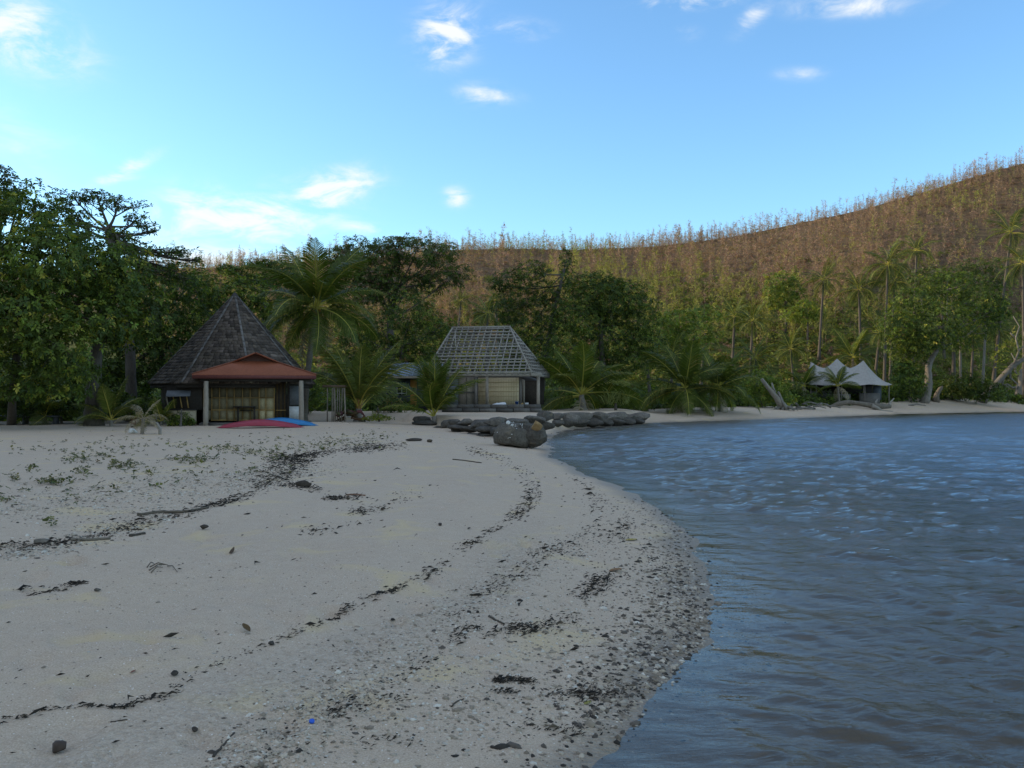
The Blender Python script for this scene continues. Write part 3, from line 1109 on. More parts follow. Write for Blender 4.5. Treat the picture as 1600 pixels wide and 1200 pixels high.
def kayak(name, p0, p1, width, height, mat, label, blunt=0.0):
    base = (p0 + p1) / 2
    o = thing(name, base, label, "kayak", "kayaks lying upside down by the porch")
    ax = p1 - p0
    L = np.linalg.norm(ax)
    ax = ax / L
    sd = np.cross((0, 0, 1), ax)
    sd /= np.linalg.norm(sd)
    n, k = 25, 11
    V = []
    for i in range(n):
        t = i / (n - 1)
        w = max(.012, (1 - abs(2 * t - 1) ** 2.3)) ** .8
        if t > .5:
            w = w * (1 - blunt) + blunt * max(.25, 1 - abs(2 * t - 1) ** 6)
        hgt = height * (.10 + .90 * (1 - abs(2 * t - 1) ** 1.6)) * (w ** .12)
        gun = .02 + .11 * math.sin(math.pi * t) ** 2
        for j in range(k):
            a = math.pi * j / (k - 1)
            y = -math.cos(a) * width / 2 * w
            z = gun + (hgt - gun) * (math.sin(a) ** .62) + (.025 * math.exp(-(y / .03) ** 2) if .05 < t < .95 else 0)
            V.append(base + ax * (t - .5) * L + sd * y + np.array([0, 0, z]))
    V = np.array(V)
    i0 = np.arange(n - 1)[:, None] * k
    j = np.arange(k - 1)[None]
    Q = np.stack([i0 + j, i0 + k + j, i0 + k + j + 1, i0 + j + 1], -1).reshape(-1, 4)
    mb = MB().add(V, [Q, np.arange(k)[None], (np.arange(k) + (n - 1) * k)[::-1][None]])
    part("hull", mb, mat, o, smooth=True)
    mb = MB()
    rim0, rim1 = V.reshape(n, k, 3)[:, 0], V.reshape(n, k, 3)[:, -1]
    mb.tube(rim0[1:-1] - (0, 0, .01), .022, 6)
    mb.tube(rim1[1:-1] - (0, 0, .01), .022, 6)
    part("rim", mb, mat, o, smooth=True)
    mb = MB()
    c0 = V.reshape(n, k, 3)[2:-2, k // 2]
    mb.tube(c0 + (0, 0, .008), .014, 5)
    part("keel", mb, mat, o, smooth=True)
    return o


ka, kb_ = P(337, 668, 41.6), P(476, 668, 42.0)
ka[2], kb_[2] = gz(ka[0], ka[1]), gz(kb_[0], kb_[1])
kayak("kayak", ka, kb_, .8, .35, M_kred, "red kayak lying upside down on the sand before the porch", .25)
ka, kb_ = P(383, 662, 43.2), P(498, 662, 43.0)
ka[2], kb_[2] = gz(ka[0], ka[1]) + .05, gz(kb_[0], kb_[1])
kayak("kayak", ka, kb_, .75, .33, M_kblue, "blue kayak lying upside down behind the red one")

# ------------------------------------------------------------------ the open roof frame on its platform
ofb = np.array([-1.5, 58.0, .84])
of = thing("timber_frame_hut", ofb, "unfinished hut with bare lath roof frame on a block platform", "hut")
ZEV, ZRG, YM = 3.27, 6.40, 59.5
oax, oay = np.array([.978, -.208, 0]), np.array([.208, .978, 0])
cFL = np.array([-5.55, 56.9, ZEV])
cFR, cBL = cFL + oax * 6.9, cFL + oay * 6.6
cBR = cFR + oay * 6.6
rL = cFL + oay * 3.3 + oax * .95 + (0, 0, ZRG - ZEV)
rR = cFL + oay * 3.3 + oax * 4.80 + (0, 0, ZRG - ZEV)
for nm, a, c in (("ridge_board", rL - (.1, 0, 0), rR + (.08, 0, 0)),):
    part(nm, MB().bar(a, c, .10, .16), M_lath, of)
for a, c in ((cFL, rL), (cBL, rL), (cFR, rR), (cBR, rR)):
    part("hip_rafter", MB().bar(a, c, .09, .14), M_lath, of)


def slope(A, B, TA, TB, nb, nr, skip=()):
    """eave A-B, top TA-TB: battens across, rafters up"""
    nrm = np.cross(B - A, TA - A)
    nrm /= np.linalg.norm(nrm)
    if nrm[2] < 0:
        nrm = -nrm
    for k in range(nb):
        t = (k + .15) / nb
        a, c = A + (TA - A) * t, B + (TB - B) * t
        if np.linalg.norm(c - a) < .25:
            continue
        w = .075
        if rng.random() < .12:
            c = a + (c - a) * rng.uniform(.6, .92)
        jit = rng.uniform(-.02, .02, 3)
        part("batten", MB().bar(a + nrm * .055 + jit, c + nrm * .055 + (0, 0, rng.uniform(-.02, .02)), w, .035, up=nrm, tint=tv(.75, 1.25)), M_lath, of)
    for k in range(1, nr):
        s_ = k / nr
        foot = A + (B - A) * s_
        lo, hi = 0, 1
        # rafters run straight up the slope and stop at the hip
        up = ((TA + TB) / 2 - (A + B) / 2)
        along = (B - A) / np.linalg.norm(B - A)
        up = up - along * np.dot(up, along)
        x = np.dot(foot - A, along)
        xa, xb = np.dot(TA - A, along), np.dot(TB - A, along)
        L = np.linalg.norm(B - A)
        t = 1.0
        if x < xa:
            t = x / xa
        elif x > xb:
            t = (L - x) / (L - xb)
        top = foot + up * t
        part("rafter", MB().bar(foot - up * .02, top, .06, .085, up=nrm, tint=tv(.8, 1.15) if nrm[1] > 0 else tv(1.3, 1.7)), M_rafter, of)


slope(cFL, cFR, rL, rR, 15, 17)
slope(cBR, cBL, rR, rL, 15, 14)
slope(cFR, cBR, rR, rR, 13, 9)
slope(cBL, cFL, rL, rL, 13, 9)
fn = np.cross(cFR - cFL, rL - cFL)
fn /= np.linalg.norm(fn)
mp_ = cFL + (rL - cFL) * .335
mq_ = cFR + (rR - cFR) * .335
part("plank", MB().bar(mp_ + fn * .10 + (.15, 0, 0), mq_ + fn * .10 - (1.35, 0, 0), .13, .03, up=fn), M_lath, of)
part("eave_beam", MB().bar(cFL + (-.1, .03, -.10), cFR + (.62, -.02, -.10), .10, .19), M_lath, of)
for a, c in ((cBL, cBR), (cFL, cBL), (cFR, cBR)):
    part("eave_beam", MB().bar(a + (0, 0, -.1), c + (0, 0, -.1), .10, .16), M_lath, of)
# collar ties and loose struts inside
for x in (-3.6, -2.6, -1.6, -.6):
    YM = cFL[1] + 3.23 - .208 * (x + 4.86)
    part("strut", MB().bar((x, YM, 3.3), (x + rng.uniform(-.1, .1), YM, 6.3), .09, .09, up=(0, 1, 0)), M_rafter, of)
    part("tie_beam", MB().bar((x, YM - 1.5, 4.9), (x, YM + 1.5, 4.9), .06, .12), M_rafter, of)
part("strut", MB().bar(P(711, 517, 57.9), P(712, 543, 57.0), .06, .06, up=(0, 1, 0)), M_lath, of)


def opost(px, Y, z1=3.1, r=.09, z0=1.25):
    x = (px - CX) / F * Y
    return MB().box((x, Y, (z0 + z1) / 2), (r * 2, r * 2, z1 - z0), tint=tv(.9, 1.1))


part("post", opost(841, 55.8, 3.12, .10, .86), M_post, of)
part("post", opost(761, 56.2, 3.12, .095), M_post, of)
part("post", opost(744, 56.6, 3.14, .085), M_rafter, of)
part("post", opost(818, 58.2, 3.2, .09), M_post, of)
part("post", opost(813.5, 57.3, 3.2, .07), M_rafter, of)
for x, Y in ((-5.0, 56.0), (-5.0, 62.2), (1.6, 62.2), (-1.6, 62.2)):
    part("post", MB().box((x, Y, 2.2), (.18, .18, 2.0)), M_rafter, of)


def panel(x0, y0, x1, y1, Y, mat, tint=(1, 1, 1), name="wall_panel", th_=.05):
    a, c = P(x0, y1, Y), P(x1, y0, Y)
    return part(name, MB().box((a + c) / 2, (c[0] - a[0], th_, c[2] - a[2]), tint=tint), mat, of)


bw = panel(747, 590, 811, 633, 57.25, M_beige)
for k in range(1, 6):
    y = 590 + 43 * k / 6
    part("seam", MB().bar(P(747.5, y, 57.2), P(810.5, y, 57.2), .03, .035 if k != 3 else .07, tint=(.75, .72, .62)), M_beige, of, bw)
for k in range(1, 16):
    x = 747 + 64 * k / 16
    part("lath", MB().bar(P(x, 590.5, 57.215), P(x, 632.8, 57.215), .02, .02, up=(0, 1, 0), tint=(.85, .83, .78)), M_beige, of, bw)
panel(697, 589, 716, 633, 56.9, M_grey, (.95, .95, .95))
dr_ = panel(716.5, 589, 742, 633, 57.0, M_rafter, (1.5, 1.4, 1.25), "door")
for x in (716.8, 729, 741.5):
    part("batten", MB().bar(P(x, 590, 56.93), P(x, 633, 56.93), .06, .05, up=(0, 1, 0), tint=(.7, .68, .62)), M_rafter, of, dr_)
part("rail", MB().bar(P(717, 613, 56.9), P(741, 613, 56.9), .05, .10, tint=(.5, .48, .45)), M_rafter, of, dr_)
panel(690, 588, 850, 632, 61.2, M_dark, (1, 1, 1), "back_wall")
panel(813, 590, 838, 632, 60.8, M_dark, (1.3, 1.2, 1.1), "wall_panel")
part("loose_sheet", MB().bar(P(816, 588, 56.6), P(832, 594, 57.8), .9, .03, tint=(1, 1, 1)), M_grey, of)
# platform of two courses of blocks
part("platform", MB().box((-1.3, 59.0, 1.04), (6.15, 6.4, .46)), M_block, of)
for r in range(2):
    n = 6
    xs = np.linspace(-4.45, 1.82, n + 1) + (0.0 if r else .35)
    for k in range(n):
        x0, x1 = max(-4.45, xs[k] + .02), min(1.84, xs[k + 1] - .02)
        part("block", MB().box(((x0 + x1) / 2, 55.72, .85 + .12 + .245 * r), (x1 - x0, .22 + .05 * rng.random(), .225), tint=tv(.7, 1.35), jit=.012), M_block, of)
# things left on the platform
M_tarp = rough_mat("white_tarp", (.55, .56, .56), (.72, .73, .73), 3, .7, .2)
c0 = P(780, 633, 56.0)
n = 14
uu_, vv_ = np.meshgrid(np.linspace(-1, 1, n), np.linspace(-1, 1, 8), indexing='ij')
hz_ = .26 * np.clip(.25 + .55 * (uu_ + 1) / 2 + .25 * np.sin(uu_ * 5) * vv_, 0, 1) * (1 - np.abs(vv_) ** 4) * np.clip((1.0 - np.abs(uu_)) * 5, .05, 1)
V = np.stack([c0[0] + uu_ * .46, c0[1] + vv_ * .3, c0[2] + .005 + hz_], -1).reshape(-1, 3)
i0 = np.arange(n - 1)[:, None] * 8
j = np.arange(7)[None]
Q = np.stack([i0 + j, i0 + 8 + j, i0 + 9 + j, i0 + j + 1], -1).reshape(-1, 4)
whole("tarpaulin", MB().add(V, [Q]), M_tarp, c0, "crumpled white tarpaulin heaped on the block platform", "tarpaulin", smooth=True)
M_blue = gloss_mat("blue_plastic", (.03, .09, .30), .45)
c0 = P(807.5, 633, 56.0)
bk = thing("bucket", (c0[0], c0[1], 1.27), "small dark blue bucket standing on the block platform", "bucket")
part("body", MB().lathe([(.095, 1.27), (.115, 1.49), (.125, 1.49), (.125, 1.51), (.105, 1.51), (.09, 1.30)], (c0[0], c0[1], 0), 14), M_blue, bk, smooth=True)
part("handle", MB().tube([(c0[0] + .12 * math.cos(a), c0[1] - .02, 1.5 + .09 * math.sin(a)) for a in np.linspace(0, math.pi, 9)], .008, 5), M_grey, bk)
c0 = P(823, 633, 55.9)
bx_ = thing("carton", (c0[0], c0[1], 1.27), "small white carton near the corner post of the platform", "box")
part("body", MB().box((c0[0], c0[1], 1.345), (.22, .16, .15)), M_white, bx_)
part("lid", MB().box((c0[0], c0[1], 1.428), (.235, .175, .02), tint=(1.1, 1.1, 1.1)), M_white, bx_)
c0 = P(816, 632, 55.9)
whole("coconut", MB().lathe([(.01, 1.27), (.07, 1.3), (.085, 1.35), (.06, 1.41), (.01, 1.43)], (c0[0], c0[1], 0), 10), M_bamboo, (c0[0], c0[1], 1.27), "small ochre coconut beside the blue bucket", "coconut", smooth=True)

# ------------------------------------------------------------------ shed with pale metal roof, left of the frame hut
SY = 63.5
sb = np.array([-7.3, SY + 1.2, .84])
shed = thing("metal_roof_shed", sb, "low shed with pale blue metal roof half hidden by a palm", "shed")
M_sheet = rough_mat("pale_blue_sheet", (.15, .185, .24), (.24, .28, .335), 1.4, .5, .2, 9)
M_orange = rough_mat("orange_board", (.38, .17, .035), (.46, .23, .055), 2, .8, .2)
x0, x1 = P(604, 600, SY)[0], P(690, 600, SY)[0]
part("wall", MB().box(((x0 + x1) / 2 + .2, SY + .6, 1.95), (x1 - x0 - .6, .12, 2.3), tint=(.55, .6, .55)), M_grey, shed)
part("side_wall", MB().box((x0 + .5, SY + 2.2, 1.95), (.1, 3.1, 2.3), tint=(.5, .55, .5)), M_grey, shed)
for k in range(5):
    t0 = k / 5
    xa, xb = x0 + (x1 - x0) * t0 + .01, x0 + (x1 - x0) * (t0 + .2) - .01
    za, zb = 3.28 + .0 * k, 3.28
    mb = MB()
    mb.add([(xa, SY - .3, za), (xb, SY - .3, zb), (xb, SY + 3.2, zb + 1.0), (xa, SY + 3.2, za + 1.0),
            (xa, SY - .3, za - .06), (xb, SY - .3, zb - .06), (xb, SY + 3.2, zb + .94), (xa, SY + 3.2, za + .94)],
           [np.array([[0, 1, 2, 3], [7, 6, 5, 4], [4, 5, 1, 0], [5, 6, 2, 1], [7, 4, 0, 3]])], tv(.8, 1.2))
    for r_ in range(4):
        xr = xa + (xb - xa) * (r_ + .5) / 4
        mb.bar((xr, SY - .3, za + .02), (xr, SY + 3.2, zb + 1.02), .06, .04)
    part("roof_sheet", mb, M_sheet, shed)
part("fascia", MB().bar((x0, SY - .28, 3.14), (x1, SY - .28, 3.14), .04, .14, tint=(1.3, 1.2, 1.1)), M_driftwood, shed)
for a, c in ((640, 650), (681, 689)):
    pa, pc = P(a, 640, SY), P(c, 596, SY)
    part("orange_panel", MB().box(((pa[0] + pc[0]) / 2, SY + .5, 1.95), (pc[0] - pa[0], .08, 2.1)), M_orange, shed)
wpa, wpb = P(619, 615, SY), P(634, 606, SY)
wf = part("window", MB().box(((wpa[0] + wpb[0]) / 2, SY + .52, (wpa[2] + wpb[2]) / 2), (wpb[0] - wpa[0], .05, wpb[2] - wpa[2] + .15), tint=(.6, .6, .6)), M_dark, shed)
for x in np.linspace(wpa[0], wpb[0], 3):
    part("mullion", MB().box((x, SY + .47, (wpa[2] + wpb[2]) / 2), (.04, .04, .55)), M_white, shed, wf)
part("window_sill", MB().box(((wpa[0] + wpb[0]) / 2, SY + .47, wpa[2] + .02), (wpb[0] - wpa[0] + .05, .06, .05)), M_white, shed, wf)

# ------------------------------------------------------------------ pole gate between the two huts
gb = at_ground(522, 50.8)
gt = thing("pole_gate", gb, "rough gate of upright poles between the two huts", "gate")
for x, w in ((511.5, .035), (519, .03), (521.5, .035), (524, .03), (527, .03), (530.5, .035), (534, .03), (539, .05)):
    a = P(x, 644, 50.8)
    a[2] = gb[2]
    part("pole", MB().tube([a, a + (rng.uniform(-.03, .03), 0, .8), (a[0] + rng.uniform(-.04, .04), a[1], P(x, 606, 50.8)[2])], w, 7, tint=tv(.7, 1.15)), M_post, gt, smooth=True)
part("rail", MB().bar(P(504, 603.5, 50.75), P(541, 603.5, 50.75), .06, .13, tint=(.6, .45, .35)), M_driftwood, gt)

# ------------------------------------------------------------------ tent canopy across the bay
TY = 95.0
tl, tr = P(1258, 600, TY)[0], P(1388, 600, TY)[0]
tb_ = np.array([(tl + tr) / 2, TY, gz((tl + tr) / 2, TY)])
tent = thing("canopy_tent", tb_, "pale grey stretched canopy with three peaks behind the far beach", "tent")
M_canvas = rough_mat("tent_canvas", (.29, .265, .235), (.37, .34, .30), .7, .75, .1, 6, use_tint=False)
pk = [P(1267, 565, TY), P(1308, 560, TY), P(1349, 563, TY)]
nu, nv = 61, 25
U, Vv = np.meshgrid(np.linspace(0, 1, nu), np.linspace(-1, 1, nv), indexing='ij')
half = 3.0 * (1 - .12 * np.sin(np.pi * U * 2.2) ** 2)
Xc = tl + (tr - tl) * U
inset = (1 - np.abs(2 * U - 1) ** 6)
Yc = TY + Vv * half * (.35 + .65 * inset)
zt = np.full(U.shape, P(1300, 600, TY)[2])
zt = zt + .25 * np.cos(Vv * np.pi * 1.0) * inset
for p_ in pk:
    rr = np.hypot((Xc - p_[0]) * 1.0, (Yc - TY) * .75)
    zt = np.maximum(zt, zt + (p_[2] - zt) * np.clip(1 - rr / 2.55, 0, 1) ** 1.35)
ridge_mem = (np.interp(Xc, [tl, pk[0][0], (pk[0][0] + pk[1][0]) / 2, pk[1][0], (pk[1][0] + pk[2][0]) / 2, pk[2][0], tr],
                       [P(0, 598, TY)[2], pk[0][2], P(0, 573, TY)[2], pk[1][2], P(0, 573, TY)[2], pk[2][2], P(0, 598, TY)[2]]))
edge_z = P(0, 601, TY)[2] - .12 * np.sin(np.pi * U * 3) ** 2
xs_ = np.array([tl, pk[0][0], (pk[0][0] + pk[1][0]) / 2, pk[1][0], (pk[1][0] + pk[2][0]) / 2, pk[2][0], tr])
zs_ = np.array([P(0, 598, TY)[2], pk[0][2], P(0, 575, TY)[2], pk[1][2], P(0, 575, TY)[2], pk[2][2], P(0, 598, TY)[2]])
seg_ = np.clip(np.searchsorted(xs_, Xc.ravel()) - 1, 0, 5).reshape(Xc.shape)
tq = np.clip((Xc - xs_[seg_]) / (xs_[seg_ + 1] - xs_[seg_]), 0, 1)
hi_left = zs_[seg_] > zs_[seg_ + 1]
tq = np.where(hi_left, 1 - (1 - tq) ** 1.5, tq ** 1.5)                 # cloth sags between its poles
ridge_mem = zs_[seg_] + (zs_[seg_ + 1] - zs_[seg_]) * tq
zt = edge_z + (ridge_mem - edge_z) * np.clip(1 - np.abs(Vv), 0, 1) ** 1.15
V = np.stack([Xc, Yc, zt], -1).reshape(-1, 3)
i0 = np.arange(nu - 1)[:, None] * nv
j = np.arange(nv - 1)[None]
Q = np.stack([i0 + j, i0 + nv + j, i0 + nv + j + 1, i0 + j + 1], -1).reshape(-1, 4)
part("canopy", MB().add(V, [Q]), M_canvas, tent, smooth=True)
for p_ in pk:
    part("pole", MB().tube([(p_[0], TY, tb_[2]), (p_[0], TY, p_[2] - .03)], .06, 7), M_post, tent)
for x in (tl + .4, tl + 3, tr - 3.4, tr - .9):
    part("pole", MB().tube([(x, TY - 2.3, tb_[2] - .1), (x, TY - 2.3, edge_z.min() + .1)], .05, 7), M_rafter, tent)
# low walls and counter in its shade
for x0_, x1_, y0_, y1_, tone in ((1268, 1299, 611, 628, .55), (1300, 1328, 616, 630, 1.5), (1343, 1374, 614, 629, 1.3)):
    a, c = P(x0_, y1_, TY - 1.2), P(x1_, y0_, TY - 1.2)
    zb = tb_[2] - .15
    part("low_wall", MB().box(((a[0] + c[0]) / 2, TY - 1.2, (zb + c[2]) / 2), (c[0] - a[0], .3, c[2] - zb), tint=(tone,) * 3, jit=.03), M_block, tent)
part("back_screen", MB().box(((tl + tr) / 2, TY + 2.2, 1.9), (7.2, .1, 2.2), tint=(.5, .5, .5)), M_dark, tent)
part("side_screen", MB().box((P(1368, 600, TY)[0], TY - .4, 2.1), (.9, .06, 1.5), tint=(.55, .62, .66)), M_grey, tent)

# ------------------------------------------------------------------ rocks
def rock_mesh(name, sx, sy, sz, seed, tint=(1, 1, 1), sub=3, mat=None, cut=.46):
    import bmesh
    r = np.random.default_rng(seed)
    bm = bmesh.new()
    bmesh.ops.create_icosphere(bm, subdivisions=sub, radius=1)
    V = np.array([v.co[:] for v in bm.verts])
    # planed faces give boulders their flats
    for k in range(11):
        n_ = r.normal(size=3)
        n_ /= np.linalg.norm(n_)
        d = r.uniform(cut, cut + .36)
        over = np.clip(V @ n_ - d, 0, None)
        V = V - np.outer(over * .97, n_)
    V = V * (1 + .07 * lump(V[:, 0] * 1.0 + V[:, 2], V[:, 1] - V[:, 2], 3.0, seed)[:, None] + .055 * lump(V[:, 0] + V[:, 1], V[:, 2] * 1.2, 8, seed + 1)[:, None])
    V = V / np.abs(V).max(0) * np.array([sx, sy, sz])
    Fc = np.array([[v.index for v in f.verts] for f in bm.faces])
    bm.free()
    return mesh_np(name, V, [Fc], [mat or M_rock], np.tile(np.asarray(tint, float), (len(V), 1)), False)


# the two-part boulder on the beach with white shells on it
bo = ray_ground(812, 700)
M_rust = rough_mat("orange_rock", (.21, .13, .055), (.33, .22, .10), 3, .9, .5, 18)
M_chalk = rough_mat("white_coral", (.55, .54, .50), (.74, .73, .68), 8, .8, .3)
root = thing("beach_boulder", bo, "big grey boulder with white specks standing at the waterline", "boulder")
Yb = bo[1]
s_ = Yb / F
for (px, py, w, h, seed, tn) in ((803, 681, 33, 22, 3, .95), (836, 685, 20, 20, 8, .75), (815, 690, 19, 12, 12, .55), (838, 673, 14, 13, 15, .85), (818, 674, 19, 13, 23, .7)):
    c_ = P(px, py, Yb + (.35 if px > 820 else .45))
    me = rock_mesh("lobe", w * s_, w * s_ * .85, h * s_, seed, (tn, tn, tn * .98), 4, None, .60)
    me.transform(Matrix.Translation(Vector(c_ - bo)))
    link("lobe", me, root)
sp = MB()
for k in range(58):
    if k < 34:
        px, py = rng.normal(800, 9), rng.normal(663, 3.5)
    else:
        px, py = rng.uniform(770, 800), rng.uniform(664, 690)
    c_ = P(px, py, Yb - .25)
    # drop each speck onto the boulder's face
    dr = np.array([(px - CX) / F, 1, (HY - py) / F])
    cc = P(803, 681, Yb + .45)
    rad = np.array([33 * s_, 33 * s_ * .85, 23 * s_]) * .97
    o_ = np.array([0, 0, EYE])
    A_ = ((dr / rad) ** 2).sum()
    B_ = 2 * ((o_ - cc) / rad * dr / rad).sum()
    C_ = (((o_ - cc) / rad) ** 2).sum() - 1
    D_ = B_ * B_ - 4 * A_ * C_
    if D_ < 0:
        continue
    hit = o_ + dr * ((-B_ - math.sqrt(D_)) / (2 * A_))
    sp.box(hit, (rng.uniform(.015, .05), .03, rng.uniform(.012, .03)), jit=.006)
part("white_speck", sp, M_chalk, root, kind="stuff")
c_ = P(794, 663, Yb + .35)
sh_ = MB().lathe([(.01, -.05), (.05, -.045), (.075, 0), (.06, .045), (.025, .06), (.01, .03)], (0, 0, 0), 12)
me = sh_.mesh("shell", M_chalk, True)
me.transform(Matrix.Rotation(math.radians(80), 4, 'X'))
o = link("shell", me, loc=P(794, 660.5, Yb + .12))
tag(o, "round white shell lying on top of the big beach boulder", "shell")
for (px, py, w) in ((801, 666, .05), (808, 665, .05), (812, 667, .04), (798, 668, .035), (789, 668, .04)):
    pass
c_ = P(838, 665.5, Yb - .02)
me = rock_mesh("orange_rock", .22, .14, .19, 31, mat=M_rust)
o = link("orange_rock", me, loc=c_ + np.array([0, -.1, .02]))
tag(o, "orange brown stone resting on the right shoulder of the boulder", "rock")

# sea wall: every rock a thing
def rock_at(px, py_c, Y, w, h, seed, label, tn=1.0, dp=.85, mat=None):
    c_ = P(px, py_c, Y)
    w, h = w * 1.22, h * .84
    me = rock_mesh("rock", w / 2 * Y / F, w / 2 * Y / F * dp, h / 2 * Y / F, seed, (tn, tn, tn), 3, mat)
    o = link("rock", me, loc=c_, rot=(0, 0, rng.uniform(-.3, .3)))
    return tag(o, label, "rock", "rocks of the low sea wall")


row1 = [(633, 655, 50.5, 26, 11, .95), (656, 655, 49.5, 28, 18, .75), (668, 661, 48, 40, 12, .6), (700, 663, 46.5, 30, 20, .75), (712, 659, 46.3, 20, 14, .7), (728, 660, 45.5, 26, 15, .95),
        (722, 668, 43.5, 40, 12, .7), (752, 663, 43.5, 30, 22, .8), (738, 671, 42, 36, 14, .65), (765, 672, 40.5, 40, 24, .7), (758, 682, 38.5, 34, 14, .55), (778, 660, 42.5, 36, 22, .95), (785, 676, 38.8, 38, 22, .65),
        (806, 660, 41.5, 34, 22, .85), (832, 655, 43, 34, 26, .85), (850, 650, 45, 26, 20, .8), (848, 664, 42.0, 32, 22, .7), (838, 672, 40, 30, 24, .65),
        (718, 671, 43.8, 30, 14, .85), (690, 668, 45.5, 24, 10, .7), (744, 680, 40.5, 30, 12, .8), (772, 690, 36.8, 30, 10, .6), (796, 672, 39, 30, 20, .8), (820, 668, 41, 34, 24, .7)]
lab1 = ["low flat brown stone at the left end of the rocks", "rounded dark rock just left of the small palm on the sand", "long low dark rock half sunk in sand by the small palm", "dark rock just right of the small palm on the sand",
        "small dark rock behind the one right of the small palm", "pale flat topped rock in the left part of the sea wall", "long dark rock low in the sand below the pale flat one", "tall grey rock left of the boulder, upper row",
        "dark low rock in the sand below the tall grey one", "brown dark rock close left of the boulder, middle of the pile", "lowest dark rock of the pile left of the boulder", "pale grey rock above and left of the boulder",
        "dark rock touching the left side of the boulder", "grey rock behind the top of the boulder", "tall dark rock behind the boulder under the corner post", "grey rock at the bend of the sea wall below the corner post",
        "dark rock at the bend of the wall near the water", "dark rock behind the right shoulder of the boulder", "low grey rock half in the sand below the pale flat topped one", "small low rock half in the sand, right of the small palm", "flat grey rock at the foot of the pile left of the boulder", "low dark stone in the sand just left of the boulder", "grey rock behind the boulder's left half", "dark rock between the boulder's top and the corner post"]


def wall_y(px):
    k = (px - CX) / F
    best = 60
    for (ax, ay), (bx_, by_) in zip(WALL[:-1], WALL[1:]):
        den = (bx_ - ax) - k * (by_ - ay)
        if abs(den) > 1e-9:
            t_ = (k * ay - ax) / den
            if 0 <= t_ <= 1:
                best = min(best, ay + t_ * (by_ - ay))
    return best


for k, (px, py, Y, w, h, tn) in enumerate(row1):
    row_y = np.interp(px, [633, 656, 700, 752, 785, 850], [50.5, 49, 46.3, 43, 40.5, 43.5])
    rock_at(px, py, wall_y(px) - .1 + (Y - row_y) * .25, w, h, 100 + k, lab1[k], tn)
n = 0
words2 = ["first", "second", "third", "fourth", "fifth", "sixth", "seventh", "eighth", "ninth", "tenth", "eleventh", "twelfth"]
low_px = [868, 885, 903, 922, 940, 957, 974, 990]
for k, px in enumerate(low_px):
    t = (px - 860) / 140
    Y = 48.8 + t * 10.8
    rock_at(px, 661 - 4 * t, Y, rng.uniform(28, 38), rng.uniform(18, 24), 200 + k, f"dark wet sea wall rock at the water, {words2[k]} from the bend", rng.uniform(.5, .7), .7)
top_px = [866, 884, 905, 921, 935, 949, 964, 979, 994]
for k, px in enumerate(top_px):
    t = (px - 860) / 140
    Y = 49.4 + t * 10.8
    rock_at(px, 652.5 - 1.0 * t + rng.uniform(-1.5, 1.5), Y, rng.uniform(28, 42), rng.uniform(17, 22), 230 + k, f"grey upper rock of the sea wall, {words2[k]} from the bend", rng.uniform(.8, 1.25), .75)
# ------------------------------------------------------------------ vegetation
M_leaf = leaf_mat("broad_leaf", 1.75, .36, .5, .2)
M_frond = leaf_mat("palm_frond", 1.4, .36, .5, .2)
M_bush = leaf_mat("hill_foliage", 1.0, .30, .7, .15)
M_bark = rough_mat("tree_bark", (.060, .050, .040), (.135, .115, .092), 3, .9, .6, 16, (1, 1, .35))
M_pale_bark = rough_mat("pale_bark", (.12, .105, .085), (.24, .215, .175), 3, .9, .5, 14, (1, 1, .4))
M_palm_bark = rough_mat("palm_bark", (.15, .13, .105), (.27, .24, .20), 3, .9, .5, 12, (1, 1, 3))


def unit(v):
    return v / (np.linalg.norm(v, axis=-1, keepdims=True) + 1e-9)


def leaf_quads(ctr, nrm, k, size, pal, probs, wid=.46, spread=(-.25, .75), per_leaf=.18, droop=.18):
    """rosettes of k leaves round each centre; returns vertices, triangles, tints"""
    n = len(ctr)
    t1 = unit(np.cross(nrm, rng.normal(size=(n, 3))))
    t2 = np.cross(nrm, t1)
    az = (np.arange(k)[None] * 2 * np.pi / k + rng.uniform(0, 2 * np.pi, (n, 1)) + rng.normal(0, .35, (n, k)))[..., None]
    e = rng.uniform(*spread, (n, k, 1))
    d = (np.cos(az) * t1[:, None] + np.sin(az) * t2[:, None]) * np.cos(e) + nrm[:, None] * np.sin(e)
    L = size * rng.uniform(.65, 1.25, (n, k, 1)) * rng.uniform(.8, 1.2, (n, 1, 1))
    side = unit(np.cross(d, nrm[:, None]) + rng.normal(0, .25, (n, k, 3)))
    base = ctr[:, None] + d * L * .08
    mid = base + d * L * .55
    up = np.cross(side, d)
    tip = base + d * L - np.array([0, 0, 1.0]) * L * droop
    V = np.stack([base, mid + side * L * wid / 2 + up * L * .06, tip, mid - side * L * wid / 2 + up * L * .06], 2).reshape(-1, 3)
    m = n * k
    i = np.arange(m)[:, None] * 4
    Fc = np.concatenate([i + np.array([[0, 1, 2]]), i + np.array([[0, 2, 3]])])
    pal = np.asarray(pal, float)
    c = pal[rng.choice(len(pal), n, p=np.asarray(probs) / np.sum(probs))]
    c = np.repeat(c, k, 0) * rng.uniform(1 - per_leaf, 1 + per_leaf, (m, 1)) * (1 + rng.normal(0, .06, (m, 3)))
    return V, Fc, np.repeat(np.clip(c, .003, 1), 4, 0)


class Foliage:
    def __init__(s):
        s.V, s.F, s.T, s.n = [], [], [], 0

    def add(s, V, Fc, T):
        s.V.append(V)
        s.F.append(Fc + s.n)
        s.T.append(T)
        s.n += len(V)

    def mesh(s, name, mat, origin=(0, 0, 0)):
        return mesh_np(name, np.concatenate(s.V) - np.asarray(origin), [np.concatenate(s.F)], [mat], np.concatenate(s.T))


